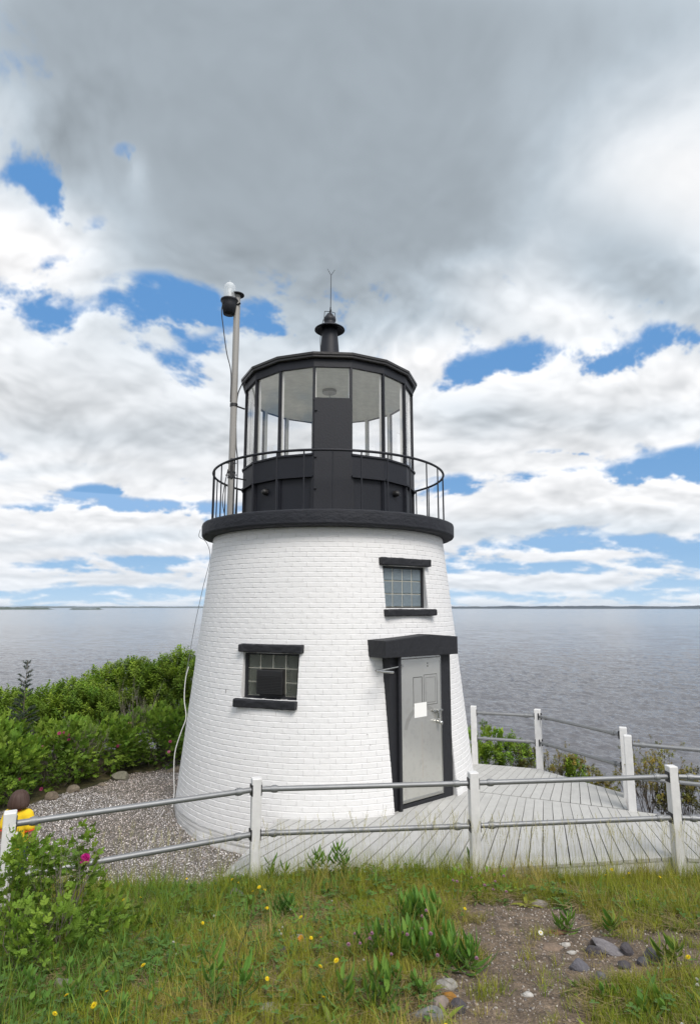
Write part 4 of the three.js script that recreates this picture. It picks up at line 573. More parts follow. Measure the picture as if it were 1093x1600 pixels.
// ------------------------------------------------------------------ grass, gravel, stones, flowers of the foreground
const texture1 = texture(512, 0.25, (u, v) => { const n = pfbm(u, v, 6, 6, 0.66, 91); return 0.80 + 0.32 * n; }, true);
const onDeck = (x, z) => x > -1.34 && z < lerp(-6.53, -7.0, clamp((x + 1.3) / 4.8)) + (x > 3.5 ? (x - 3.5) * 0.15 : 0);
{
  const r = rng(300), shortT = [tuft(1, 15, 0.055, 0.05, 0.13, 0.0042, 0.6), tuft(2, 15, 0.055, 0.06, 0.15, 0.004, 0.7), tuft(3, 14, 0.06, 0.05, 0.12, 0.0045, 0.8)], longT = [tuft(4, 12, 0.05, 0.16, 0.34, 0.0042, 0.5), tuft(5, 12, 0.05, 0.18, 0.40, 0.004, 0.45)], broad = [tuft(6, 9, 0.05, 0.10, 0.22, 0.011, 0.6), tuft(7, 8, 0.05, 0.12, 0.24, 0.012, 0.55)];
  const A = [[], [], []], AC = [[], [], []], B = [[], []], BC = [[], []], C = [[], []], CC = [[], []];
  const tint = (x, z, dry) => { const n = noise3(x * 0.9, 21, z * 0.9) + 0.4 * noise3(x * 3.5, 22, z * 3.5), lush = sstep(-x - 0.35 * (z + 5), 0.2, 2.2) * sstep(z, -6.4, -5), y = clamp(0.5 + 0.55 * n + dry - 0.35 * lush + (r() - 0.5) * 0.5), f = 0.75 + 0.5 * r(); return y < 0.55 ? colour(lerp(0.135, 0.26, y / 0.55) * f, lerp(0.215, 0.275, y / 0.55) * f, 0.016 * f) : colour(lerp(0.26, 0.44, (y - 0.55) / 0.45) * f, lerp(0.275, 0.34, (y - 0.55) / 0.45) * f, lerp(0.018, 0.12, (y - 0.55) / 0.45) * f); };
  for (let i = 0; i < 82000; i++) { const z = -2.7 - 4.7 * r(), x = (r() * 2 - 1) * (0.62 * -z + 1.7); if (onDeck(x, z)) continue; if (x < -1.2 && z < -6.75) continue;
    const bald = dirtShape(x, z), thin = noise3(x * 1.6 + 9, 31, z * 1.6) + 0.6 * noise3(x * 4.5, 32, z * 4.5); if (bald > -0.05 && r() < sstep(bald, -0.12, 0.14) * (noise3(x * 3, 81, z * 3) > 0.25 ? 0.86 : 0.985)) continue; if (thin > 0.05 && r() < 0.62 + 0.5 * thin) continue; if (r() < 0.12) continue;
    const k = Math.floor(r() * 2.999); A[k].push(mat4(V(x, groundY(x, z) - 0.008, z), eul((r() - 0.5) * 0.3, r() * 6.28, (r() - 0.5) * 0.3), 0.42 + 0.55 * r())); AC[k].push(tint(x, z, 0.0)); }
  for (let i = 0; i < 12500; i++) { const z = -2.8 - 4.2 * r(), x = (r() * 2 - 1) * (0.62 * -z + 1.7); if (onDeck(x, z)) continue; if (x < -1.2 && z < -6.9) continue; const edge = onDeck(x, z - 0.28) ? 1 : onDeck(x, z - 0.7) ? 0.55 : 0.05; const right = sstep(x + 0.3 * (z + 5), 1.6, 3.0); if (dirtShape(x, z) > -0.05 || r() > Math.max(edge, right * 0.4, 0.12 + 0.25 * noise3(x, 41, z), x < -1 && z < -5.3 ? 0.4 : 0)) continue;
    const k = Math.floor(r() * 1.999); B[k].push(mat4(V(x, groundY(x, z) - 0.01, z), eul((r() - 0.5) * 0.3, r() * 6.28, (r() - 0.5) * 0.3), 0.5 + 0.55 * r())); BC[k].push(tint(x, z, -0.02)); }
  for (let i = 0; i < 4200; i++) { const z = -2.8 - 3.6 * r(), x = (r() * 2 - 1) * (0.62 * -z + 1.7); if (onDeck(x, z)) continue; const lush = sstep(-x - 0.5 * (z + 4.6), 0.0, 1.6); if (dirtShape(x, z) > -0.1 || r() > 0.06 + 0.5 * lush) continue; const k = Math.floor(r() * 1.999), f = 0.7 + 0.6 * r(); C[k].push(mat4(V(x, groundY(x, z) - 0.01, z), eul((r() - 0.5) * 0.3, r() * 6.28, (r() - 0.5) * 0.3), 0.5 + 0.6 * r())); CC[k].push(colour(0.10 * f, 0.20 * f, 0.028 * f)); }
  shortT.forEach((g, i) => spread(scene, 'grass', g, PL.blade, A[i], AC[i])); longT.forEach((g, i) => spread(scene, 'tall_grass', g, PL.blade, B[i], BC[i])); broad.forEach((g, i) => spread(scene, 'broad_grass', g, PL.blade, C[i], CC[i]));
  // seed heads of the long grass before the deck
  const seedHead = (() => { const t = new Tris(), q = rng(17); t.rod(V(0, 0, 0), V(0.03, 0.42, 0), 0.0011); t.rod(V(0.03, 0.42, 0), V(0.07, 0.58, 0), 0.0009); for (let i = 0; i < 26; i++) { const y = 0.43 + 0.15 * q(), x = 0.03 + 0.04 * (y - 0.42) / 0.16, a = q() * 6.28, b = V(x, y, 0), e = b.clone().add(V(Math.cos(a) * 0.02 * (1.2 - (y - 0.42) / 0.16), 0.022, Math.sin(a) * 0.02)); t.blade(b, V(Math.sin(a), 0, -Math.cos(a)), e.clone().sub(b).normalize(), 0.026, 0.003, 0.1, 1); } return t.geo(); })();
  const S = [], SC = []; for (let i = 0; i < 420; i++) { const x = i < 300 ? 0.7 + 3.4 * r() : -2.6 + 3.3 * r(), z = lerp(-6.5, -6.98, clamp((x + 1.3) / 4.8)) + 0.05 + 0.35 * r() * r(); if (onDeck(x, z)) continue; S.push(mat4(V(x, groundY(x, z), z), eul((r() - 0.5) * 0.3, r() * 6.28, (r() - 0.5) * 0.3), 0.7 + 0.45 * r())); const f = 0.8 + 0.4 * r(); SC.push(colour(0.50 * f, 0.47 * f, 0.26 * f)); }
  spread(scene, 'grass_seed_heads', seedHead, PL.blade, S, SC);
  // dead straw lying in the turf
  const straw = (() => { const t = new Tris(), q = rng(18); for (let i = 0; i < 9; i++) { const d = round(q); t.rod(V((q() - 0.5) * 0.1, 0.012 + 0.02 * q(), (q() - 0.5) * 0.1), V((q() - 0.5) * 0.1 + d.x * 0.09, 0.01 + 0.03 * q(), (q() - 0.5) * 0.1 + d.z * 0.09), 0.0012); } return t.geo(); })(), T = [], TC = [];
  for (let i = 0; i < 9000; i++) { const z = -2.8 - 3.7 * r(), x = (r() * 2 - 1) * (0.62 * -z + 1.7); if (onDeck(x, z) || dirtShape(x, z) > 0.1) continue; T.push(mat4(V(x, groundY(x, z), z), eul(0, r() * 6.28, 0), 0.7 + 0.8 * r())); const f = 0.6 + 0.6 * r(); TC.push(colour(0.36 * f, 0.28 * f, 0.15 * f)); }
  spread(scene, 'dry_straw', straw, PL.blade, T, TC);
  // small round leaves of clover and vetch
  const trefoil = (() => { const t = new Tris(); t.rod(V(0, 0, 0), V(0, 0.05, 0), 0.0008); for (let i = 0; i < 3; i++) { const a = i * 2.094; t.leaf(V(0, 0.05, 0), V(Math.cos(a) * 0.95, 0.25, Math.sin(a) * 0.95), V(-Math.sin(a), 0, Math.cos(a)), 0.019, 0.015, 0.2, 0.1, 3, 1.2); } return t.geo(); })(), K = [], KC = [];
  for (let i = 0; i < 22000; i++) { const z = -2.8 - 3.9 * r(), x = (r() * 2 - 1) * (0.62 * -z + 1.7); if (onDeck(x, z) || dirtShape(x, z) > 0) continue; const lush = sstep(-x - 0.6 * (z + 4.4), -0.8, 1.4), n = noise3(x * 1.3, 51, z * 1.3); if (r() > 0.10 + 0.6 * lush * sstep(n, -0.4, 0.3) + 0.5 * sstep(n, 0.3, 0.6)) continue; K.push(mat4(V(x, groundY(x, z), z), eul((r() - 0.5) * 0.7, r() * 6.28, (r() - 0.5) * 0.7), 0.7 + 1.1 * r())); const f = 0.7 + 0.6 * r(); KC.push(colour(0.08 * f, 0.17 * f, 0.026 * f)); }
  const plantain = [0, 1].map((s) => { const t = new Tris(), q = rng(90 + s); for (let i = 0; i < 9; i++) { const a = i * 2.4 + q() * 0.6, e = 0.25 + 0.7 * q(); t.leaf(V(0, 0, 0), V(Math.cos(a) * Math.cos(e), Math.sin(e), Math.sin(a) * Math.cos(e)), V(-Math.sin(a), 0, Math.cos(a)), 0.06 + 0.06 * q(), 0.016 + 0.012 * q(), 0.3, 0.35, 4); } return t.geo(); }), Pm = [[], []], Pc = [[], []];
  for (let i = 0; i < 3600; i++) { const z = -2.8 - 3.8 * r(), x = (r() * 2 - 1) * (0.62 * -z + 1.7); if (onDeck(x, z) || dirtShape(x, z) > 0.12) continue; const n = noise3(x * 1.2 + 5, 71, z * 1.2) + 0.5 * noise3(x * 3.4, 72, z * 3.4); if (r() > 0.12 + 0.75 * sstep(n, 0.05, 0.45) + 0.25 * sstep(-x, 0.4, 1.6)) continue; const k = r() < 0.5 ? 0 : 1, f = 0.7 + 0.6 * r(), y = r() * r(); Pm[k].push(mat4(V(x, groundY(x, z), z), eul((r() - 0.5) * 0.4, r() * 6.28, (r() - 0.5) * 0.4), 0.55 + 0.75 * r())); Pc[k].push(colour(lerp(0.08, 0.26, y) * f, lerp(0.18, 0.26, y) * f, 0.03 * f)); }
  plantain.forEach((g, i) => spread(scene, 'low_weeds', g, PL.leaf, Pm[i], Pc[i]));
  spread(scene, 'clover_leaves', trefoil, PL.leaf, K, KC);
}
function stoneShape(seed, sx, sy, sz, detail = 3, cut = 0.5) { const g = new THREE.IcosahedronGeometry(1, detail), p = g.attributes.position, r = rng(seed), planes = Array.from({ length: 9 }, () => [V(r() - 0.5, r() - 0.5, r() - 0.5).normalize(), 0.55 + 0.35 * r()]);
  for (let i = 0; i < p.count; i++) { const v = V(p.getX(i), p.getY(i), p.getZ(i)); for (const [n, d] of planes) { const e = v.dot(n) - d; if (e > 0) v.addScaledVector(n, -e * cut * 1.6); } v.multiplyScalar(1 + 0.10 * noise3(v.x * 2 + seed, v.y * 2, v.z * 2) + 0.05 * noise3(v.x * 6, v.y * 6 + seed, v.z * 6)); p.setXYZ(i, v.x * sx, v.y * sy, v.z * sz); } const q = boxUV(g); q.computeVertexNormals(); return q; }
{ // small marks where the wall paint is chipped
  const r = rng(66); for (const [u, v, w, h] of [[575, 1115, 0.012, 0.012], [573, 1148, 0.016, 0.014], [578, 1166, 0.012, 0.03], [353, 1080, 0.006, 0.04], [672, 901, 0.012, 0.016]]) { const d = sight(u, v); let t = 6; for (; t < 14; t += 0.002) if (Math.hypot(d.x * t - CX, d.z * t - CZ) < wallR(EYE + d.y * t) - 0.001) break; const p = V(d.x * t - CX, EYE + d.y * t, d.z * t - CZ), a = Math.atan2(p.x, p.z), g = new THREE.IcosahedronGeometry(1, 1), q = g.attributes.position; for (let i = 0; i < q.count; i++) { const f = 0.8 + 0.5 * noise3(q.getX(i) * 2 + u, q.getY(i) * 2, 0); q.setXYZ(i, q.getX(i) * w * f, q.getY(i) * h * f, q.getZ(i) * 0.002); } const m = part(tower, 'paint_chip', boxUV(g), paint(0.13, 0.11, 0.10, 0.9), [p.x, p.y, p.z]); m.rotation.set(-0.11, a, (r() - 0.5) * 0.8, 'YXZ'); }
}
{
  const r = rng(400), peb = [stoneShape(1, 1, 0.7, 0.8, 0), stoneShape(2, 0.9, 0.6, 1, 0), stoneShape(3, 1, 0.55, 0.75, 1)], tones = [[0.30, 0.29, 0.28], [0.21, 0.20, 0.195], [0.36, 0.35, 0.34], [0.12, 0.115, 0.115], [0.27, 0.23, 0.20], [0.58, 0.57, 0.55], [0.25, 0.245, 0.255]];
  const rock = paint(1, 1, 1, 0.85, { bumpMap: grainBump, bumpScale: 0.003 });
  const G = [[], [], []], GC = [[], [], []], D = [[], [], []], DC = [[], [], []];
  for (let i = 0; i < 90000; i++) { const z = -6.2 - 8 * r(), x = -6.5 + 6 * r(); if (!gravelAt(x, z) || onDeck(x, z - 0.1)) continue; if (Math.hypot(x - CX, z - CZ) < 2.45) continue; const far = sstep(noise3(x * 0.8, 61, z * 0.8) + 0.25 * (-z - 9.5), -0.2, 0.8); if (r() < far * 0.45) continue;
    const k = Math.floor(r() * 2.999), s = 0.006 + 0.010 * r() * r(), t = tones[Math.floor(Math.pow(r(), 1.25) * 6.999)], f = (0.95 + 0.6 * r()); G[k].push(mat4(V(x, groundY(x, z) + s * 0.3, z), eul(r() * 0.6, r() * 6.28, r() * 0.6), s)); const w = lerp(1, 0.85, far); GC[k].push(colour(t[0] * f * 1.12, t[1] * f * 1.10 * lerp(1, w, 0.6), t[2] * f * 1.12 * w)); }
  for (let i = 0; i < 24000; i++) { const z = -2.8 - 3.4 * r(), x = -0.3 + 3.6 * r(), b = dirtShape(x, z); if (b < 0.0 - 0.12 * r()) continue; const k = Math.floor(r() * 2.999), s = 0.0022 + 0.010 * Math.pow(r(), 5), t = tones[r() < 0.035 ? 5 : Math.floor(r() * 4.999)], f = 0.9 + 0.5 * r(), w = 1; D[k].push(mat4(V(x, groundY(x, z) + s * 0.25, z), eul(r() * 0.6, r() * 6.28, r() * 0.6), s)); DC[k].push(colour(Math.min(0.75, t[0] * f * w), Math.min(0.72, t[1] * f * 0.93 * w), Math.min(0.7, t[2] * f * 0.86 * w))); }
  peb.forEach((g, i) => { spread(scene, 'gravel', g, rock, G[i], GC[i]); spread(scene, 'dirt_pebbles', g, rock, D[i], DC[i]); });
  // single stones, [x, y on the photo, width, height, depth, colour, label]
  const grey = [0.21, 0.20, 0.205], tan = [0.30, 0.25, 0.19], dark = [0.10, 0.09, 0.10], pale = [0.42, 0.40, 0.36], rust = [0.42, 0.20, 0.03];
  const stones = [[187, 1218, 0.17, 0.12, 0.14, [0.26, 0.25, 0.19], 'rounded grey boulder under the hedge, the biggest of the edging stones'], [115, 1237, 0.13, 0.09, 0.1, tan, 'buff stone under the hedge nearer the child'], [80, 1249, 0.12, 0.10, 0.1, [0.24, 0.19, 0.14], 'brown stone in the leaves beside the child head'], [276, 1206, 0.18, 0.08, 0.12, tan, 'pale flat stone at the hedge foot beside the tower'], [160, 1227, 0.09, 0.035, 0.08, tan, 'small flat stone just left of the round boulder'],
    [366, 1408, 0.10, 0.10, 0.07, grey, 'grey pointed stone in the grass below the left front post'], [443, 1497, 0.07, 0.05, 0.05, dark, 'dark purple stone in the turf left of centre'], [463, 1474, 0.075, 0.05, 0.05, pale, 'pale and grey stone with an orange lichen patch'], [103, 1546, 0.10, 0.05, 0.07, [0.26, 0.25, 0.21], 'grey flat stone sunk in grass at the lower left'], [214, 1478, 0.07, 0.045, 0.06, tan, 'buff stone in grass left of the tall stems'], [422, 1585, 0.09, 0.035, 0.06, pale, 'pale flat stone in turf near the bottom edge'], [375, 1578, 0.08, 0.03, 0.06, tan, 'brown flat stone at the bottom left of centre'], [417, 1519, 0.04, 0.014, 0.02, pale, 'thin white stone chip in the turf'],
    [842, 1416, 0.08, 0.04, 0.05, [0.32, 0.29, 0.25], 'pale brown stone at the top of the bare dirt'], [938, 1474, 0.13, 0.03, 0.05, [0.13, 0.10, 0.085], 'dark brown slab at the upper edge of the rubble'], [948, 1486, 0.07, 0.035, 0.15, [0.27, 0.25, 0.26], 'long grey slab lying slanted in the rubble'], [930, 1488, 0.07, 0.04, 0.05, dark, 'black stone under the long slanted slab'], [905, 1515, 0.07, 0.05, 0.06, [0.17, 0.165, 0.19], 'blue-grey stone low on the left of the rubble'], [978, 1491, 0.06, 0.05, 0.05, dark, 'dark stone right of the long slanted slab'], [1017, 1500, 0.055, 0.05, 0.05, [0.16, 0.15, 0.17], 'slate grey stone at the right end of the rubble'], [1004, 1508, 0.05, 0.035, 0.04, [0.12, 0.115, 0.13], 'small slate stone beside the right end of the rubble'], [975, 1514, 0.055, 0.035, 0.045, dark, 'small black stone in the middle of the rubble'], [938, 1536, 0.04, 0.05, 0.05, [0.17, 0.16, 0.18], 'grey upright stone below the rubble'],
    [664, 1594, 0.12, 0.05, 0.08, [0.24, 0.245, 0.235], 'flat grey rock at the bottom edge'], [686, 1576, 0.075, 0.045, 0.06, [0.33, 0.27, 0.23], 'pinkish rock with a rough top near the bottom edge'], [716, 1580, 0.05, 0.045, 0.05, dark, 'dark pebble-like rock right of the pinkish rock'], [698, 1563, 0.06, 0.03, 0.05, rust, 'rock crusted with orange lichen'], [697, 1543, 0.07, 0.03, 0.05, pale, 'pale lichen-grey rock above the orange one'], [825, 1558, 0.035, 0.018, 0.025, [0.66, 0.64, 0.60], 'white stone on bare dirt near the bottom'], [998, 1414, 0.035, 0.04, 0.03, [0.55, 0.53, 0.46], 'square white stone in the grass at the right'], [1012, 1419, 0.03, 0.035, 0.03, [0.33, 0.31, 0.26], 'grey-brown stone beside the square white stone'], [884, 1478, 0.035, 0.02, 0.03, [0.6, 0.57, 0.52], 'white broken shell piece at the head of the rubble'], [893, 1491, 0.04, 0.015, 0.02, [0.6, 0.58, 0.54], 'long white shell splinter in the rubble'], [958, 1492, 0.025, 0.012, 0.02, [0.62, 0.6, 0.56], 'small white shell chip below the slanted slab'], [862, 1482, 0.09, 0.02, 0.06, [0.30, 0.22, 0.16], 'brown flat stone left of the rubble'], [872, 1460, 0.10, 0.02, 0.05, [0.24, 0.13, 0.08], 'reddish flat stone above the rubble']];
  stones.forEach(([u, v, w, h, d, c, label], i) => { const p = spot(u, v), s = shade(new THREE.Mesh(stoneShape(500 + i, w, h, d, 3), paint(...c, 0.9, { map: texture1, bumpMap: lumpBump, bumpScale: 0.012 }))); s.name = numbered(i < 5 ? 'boulder' : 'stone'); s.position.set(p.x, p.y + h * 0.25, p.z); s.rotation.y = i === 15 ? 0.5 : (r() - 0.5) * 0.6; scene.add(tag(s, label, 'stone'));
    if (/orange lichen patch/.test(label)) part(s, 'lichen', stoneShape(560, 0.03, 0.03, 0.03, 2), paint(0.50, 0.20, 0.02, 0.9), [0.02, h * 0.5, d * 0.5]); });
}
{ // leafy plants and single flowers in the foreground
  const head = (u, v, h) => { const d = sight(u, v); let t = 1; for (; t < 30; t += 0.01) { const x = d.x * t, z = d.z * t; if (EYE + d.y * t < groundY(x, z) + h) break; } return V(d.x * t, groundY(d.x * t, d.z * t), d.z * t); };
  const leafVar = (k) => [0, 1, 2, 3].map((s) => { const t = new Tris(), r = rng(700 + s + k * 10), [len, w, fold, droop, rd] = [[0.165, 0.042, 0.3, 0.4, 0.8], [0.10, 0.026, 0.3, 0.25, 0.85], [0.085, 0.045, 0.2, 0.3, 0.9]][k]; t.leaf(V(0, 0, 0), V(0, 0, 1), V(1, 0, 0), len * (0.8 + 0.4 * r()), w * (0.85 + 0.3 * r()), fold, droop * (0.6 + r()), 6, rd); return t.geo(); });
  const LV = [leafVar(0), leafVar(1), leafVar(2)];
  const greens = [leafy(0.10, 0.225, 0.026), leafy(0.14, 0.26, 0.03), leafy(0.085, 0.19, 0.028), leafy(0.18, 0.24, 0.03)];
  function leafPlant(label, u, v, n, kind, h, rad, tone, seed) { // n stems with leaves all the way up
    const p = spot(u, v), g = thing('leafy_plant', label, 'plant', [p.x, p.y, p.z]), r = rng(seed), st = new Tris(); const per = kind === 1 ? 11 : 8;
    for (let i = 0; i < n; i++) { const d = round(r), b = round(r).multiplyScalar(rad * Math.sqrt(r())), top = b.clone().addScaledVector(d, 0.25 * h * r()).setY(h * (0.6 + 0.5 * r())); b.y = groundY(p.x + b.x, p.z + b.z) - p.y; top.y += b.y; st.rod(b, top, 0.0022);
      for (let k = 0; k < per; k++) { const t = (k + 0.5) / per, a = k * 2.4 + r(), e = lerp(0.1, 0.9, t) + (r() - 0.5) * 0.3, al = V(Math.cos(a) * Math.cos(e), Math.sin(e), Math.sin(a) * Math.cos(e)), m = part(g, 'leaf', LV[kind][(i + k) % 4], greens[(tone + (r() < 0.25 ? 1 : 0)) % 4]); m.position.copy(b.clone().lerp(top, t)); m.quaternion.setFromUnitVectors(V(0, 0, 1), al); m.scale.setScalar((kind === 1 ? 1 : 1.1 - 0.5 * t) * (0.75 + 0.4 * r())); } }
    part(g, 'stems', st.geo(), PL.greenStem).userData.kind = 'stuff'; return g; }
  leafPlant('tall leafy green stems before the deck left of centre', 498, 1378, 5, 1, 0.30, 0.12, 1, 801);
  leafPlant('tallest leafy green stems before the deck left of centre, right-hand clump', 533, 1380, 6, 1, 0.32, 0.10, 1, 802);
  leafPlant('low leafy stems in grass right of the left front post', 435, 1380, 3, 1, 0.18, 0.10, 0, 803);
  leafPlant('big clump of broad leaves and pink clover, back half, left of the bare dirt', 664, 1450, 14, 0, 0.19, 0.19, 0, 804);
  leafPlant('big clump of broad leaves, front half, left of the bare dirt', 680, 1500, 15, 0, 0.16, 0.24, 0, 805);
  leafPlant('broad-leaved tuft at the right tip of the big clump', 728, 1518, 3, 0, 0.16, 0.10, 0, 806);
  leafPlant('broad-leaved tuft left of the big clump', 606, 1500, 8, 0, 0.20, 0.18, 1, 807);
  leafPlant('bright leafy patch at the bottom edge left of the grey rock', 565, 1572, 8, 0, 0.20, 0.2, 1, 808);
  leafPlant('low leafy patch by the bottom edge between the clump and the grey rock', 640, 1556, 4, 2, 0.13, 0.16, 0, 809);
  leafPlant('leafy stalks among the tall stems at the bottom left of centre', 360, 1585, 5, 1, 0.28, 0.14, 0, 810);
  leafPlant('yellow-green fern-like sprig at the top of the rubble', 950, 1460, 3, 1, 0.11, 0.06, 3, 811);
  leafPlant('low green sprig above the rubble beside the dirt', 890, 1456, 3, 1, 0.10, 0.1, 1, 812);
  leafPlant('yellow-green leafy patch at the right edge below the rubble', 1045, 1510, 5, 1, 0.14, 0.18, 3, 813);
  leafPlant('leafy patch below the rubble at the right', 980, 1560, 5, 2, 0.10, 0.25, 1, 814);
  leafPlant('dark leafy tuft in turf below the left front post', 448, 1432, 4, 1, 0.11, 0.07, 2, 815);
  leafPlant('pale round-leaved plant below the pointed grey stone', 388, 1424, 2, 2, 0.10, 0.06, 3, 816);
  leafPlant('broad leaves beside the rose bush at the left', 215, 1455, 4, 0, 0.18, 0.2, 3, 817);
  leafPlant('leafy patch at the lower left corner', 45, 1590, 6, 2, 0.15, 0.3, 0, 818);
  leafPlant('leafy green patch along the bottom edge at the left', 170, 1590, 6, 2, 0.14, 0.3, 1, 819);
  leafPlant('weedy leaves in grass at the left under the rose bush', 130, 1520, 6, 2, 0.14, 0.28, 0, 820);
  leafPlant('small leafy plant at the foot of the second front post', 735, 1368, 4, 1, 0.2, 0.12, 2, 821);
  // clover bushes and their heads
  const cl = (label, u, v, w, seed) => { const p = spot(u, v); return shrub('clover_plant', label, p, [[0, 0.11, 0, w, 0.12, 0.14]], { seed, shapes: [LV[2][0], LV[2][1]], clumps: 60, leaves: 7, clumpSize: 0.04, colors: deep, size: 0.36, stemShare: 0.5, stemW: 0.0015, stemMat: PL.greenStem, category: 'plant' }); };
  cl('dark clover bush under the second front post', 722, 1404, 0.20, 831); cl('dark clover bush right of the second front post', 775, 1402, 0.18, 832);
  { const p = spot(362, 1592), g = thing('weed_stalk', 'tall bare dark stalk leaning right at the bottom left of centre', 'plant', [p.x, p.y, p.z]); part(g, 'stalk', cable([V(0, 0, 0), V(0.0, 0.18, 0.01), V(0.03, 0.34, 0), V(0.09, 0.48, -0.02)], 0.0026, 20, 5), PL.stem); const t = new Tris(), r = rng(5); for (let i = 0; i < 16; i++) { const y = 0.36 + 0.11 * r(); t.leaf(V(0.03 + (y - 0.34) * 0.42, y, 0), V(r() - 0.5, 0.8, r() - 0.5).normalize(), V(1, 0, 0.3).normalize(), 0.02, 0.006, 0.2, 0.1, 2); } part(g, 'buds', t.geo(), PL.greenStem); }
  // flowers: one of each kind is built, the rest are copies
  const marks = [['the left front post', 397, 1370], ['the second front post', 740, 1360], ['the right front post', 1062, 1350], ['the rose bush', 100, 1420], ['the pointed grey stone', 366, 1400], ['the stone with orange lichen', 463, 1472], ['the bottom left corner', 60, 1590], ['the big leafy clump', 660, 1470], ['the rubble', 950, 1495], ['the grey rock at the bottom edge', 664, 1594], ['the bottom edge left of centre', 300, 1590], ['the square white stone', 998, 1412], ['the rail middle on the right', 930, 1350], ['the bottom edge at centre', 520, 1570], ['the right edge', 1085, 1480]];
  function field(name, noun, category, group, list, h, make) {
    const near = list.map(([u, v]) => { let b = 0; marks.forEach((m, i) => { if (Math.hypot(m[1] - u, (m[2] - v) * 1.3) < Math.hypot(marks[b][1] - u, (marks[b][2] - v) * 1.3)) b = i; }); return b; });
    let first = null; const ord = ['leftmost', 'second from the left', 'third from the left', 'fourth from the left', 'fifth from the left', 'sixth from the left', 'seventh from the left', 'eighth from the left', 'ninth from the left', 'tenth from the left', 'eleventh from the left', 'twelfth from the left'];
    list.forEach(([u, v], i) => { const p = head(u, v, h), same = list.map((q, k) => k).filter((k) => near[k] === near[i]).sort((a, b) => list[a][0] - list[b][0]), place = same.length > 1 ? `, ${ord[same.indexOf(i)] ?? 'last'} of its patch` : '';
      let g; if (!first) { g = first = thing(name, '', category, [0, 0, 0], group); make(g); } else { g = first.clone(); g.name = numbered(name); scene.add(g); }
      g.position.copy(p); g.rotation.y = i * 2.3; g.rotation.z = 0.16 * Math.sin(i * 5.1); g.scale.setScalar(0.85 + 0.3 * (((i * 37) % 11) / 11)); tag(g, `${noun} near ${marks[near[i]][0]}${place}`.replace('from the left of its patch', 'from left there').replace(' of its patch', ' there'), category, group); });
  }
  const rosette = (n, len, w, e0, rings) => { const t = new Tris(); for (let k = 0; k < rings; k++) for (let i = 0; i < n; i++) { const a = (i + k * 0.5) / n * 6.2832, e = e0 + k * 0.35, al = V(Math.cos(a) * Math.cos(e), Math.sin(e), Math.sin(a) * Math.cos(e)); t.leaf(V(0, 0, 0), al, V(-Math.sin(a), 0, Math.cos(a)), len * (1 - 0.2 * k), w, 0.1, 0.05, 2, 1.4); } return t.geo(); };
  const yel = [[292, 1370], [221, 1402], [195, 1406], [318, 1438], [77, 1457], [363, 1377], [372, 1378], [398, 1392], [405, 1389], [413, 1387], [413, 1421], [416, 1415], [458, 1395], [470, 1434], [488, 1460], [497, 1464], [525, 1504], [499, 1509], [171, 1549], [149, 1577], [86, 1577], [103, 1558], [414, 1524], [509, 1558], [224, 1511], [727, 1415], [596, 1528], [929, 1346], [908, 1347], [946, 1367], [958, 1361], [970, 1369], [982, 1365], [1028, 1367], [998, 1405], [1077, 1499], [698, 1594], [764, 1346], [53, 1310], [40, 1305], [46, 1313]];
  field('dandelion', 'yellow dandelion', 'flower', 'yellow dandelions scattered over the foreground', yel, 0.13, (g) => { part(g, 'stem', rod(V(0, 0, 0), V(0.0, 0.125, 0), 0.0016, 0.0013, 5), PL.greenStem); const f = part(g, 'flower_head', rosette(14, 0.018, 0.006, 0.15, 4), PL.yellow, [0, 0.127, 0]); f.rotation.x = 0.5; });
  const pinkH = (() => { const t = new Tris(), r = rng(33); for (let i = 0; i < 90; i++) { const y = 1 - 1.5 * i / 90, s = Math.sqrt(Math.max(0.02, 1 - y * y)), a = i * 2.4, n = V(Math.cos(a) * s, y, Math.sin(a) * s); t.blade(n.clone().multiplyScalar(0.004), V(-Math.sin(a), 0, Math.cos(a)), n.clone().add(V(0, 0.45, 0)).normalize(), 0.0105, 0.0038, 0.15, 2); } return t.geo(); })();
  const pk = [[554, 1452], [567, 1475], [545, 1476], [631, 1451], [652, 1430], [667, 1429], [657, 1449], [642, 1460], [673, 1466], [680, 1485], [742, 1503], [608, 1484], [778, 1377], [786, 1371], [772, 1384], [702, 1375], [713, 1381], [736, 1370], [793, 1393], [760, 1389], [574, 1459], [580, 1462]];
  field('clover_flower', 'pink clover head', 'flower', 'pink clover heads in the foreground', pk, 0.2, (g) => { part(g, 'stem', rod(V(0, 0, 0), V(0.0, 0.195, 0), 0.0014, 0.0012, 5), PL.greenStem); part(g, 'flower_head', pinkH, PL.clover, [0, 0.198, 0]); });
  const wh = [[436, 1451], [443, 1449], [335, 1432], [519, 1406], [274, 1490], [271, 1475], [567, 1500], [1090, 1530], [1089, 1543], [1062, 1597], [438, 1461], [453, 1419]];
  field('white_clover', 'white clover head', 'flower', 'white clover heads in the foreground', wh, 0.08, (g) => { part(g, 'stem', rod(V(0, 0, 0), V(0.0, 0.076, 0), 0.0013, 0.0011, 5), PL.greenStem); const m = part(g, 'flower_head', pinkH, PL.whitePetal, [0, 0.078, 0]); m.scale.setScalar(0.75); });
  { const p = head(844, 1458, 0.06), g = thing('daisy', 'single white daisy above the bare dirt', 'flower', [p.x, p.y, p.z]); part(g, 'stem', rod(V(0, 0, 0), V(0, 0.06, 0), 0.0013, 0.0011, 5), PL.greenStem); const f = part(g, 'petals', rosette(12, 0.021, 0.007, 0.1, 1), PL.whitePetal, [0, 0.06, 0]); f.rotation.x = 0.7; part(g, 'flower_centre', moved(new THREE.SphereGeometry(0.006, 10, 6), 0, 0.063, 0.002), PL.yellow); }
}
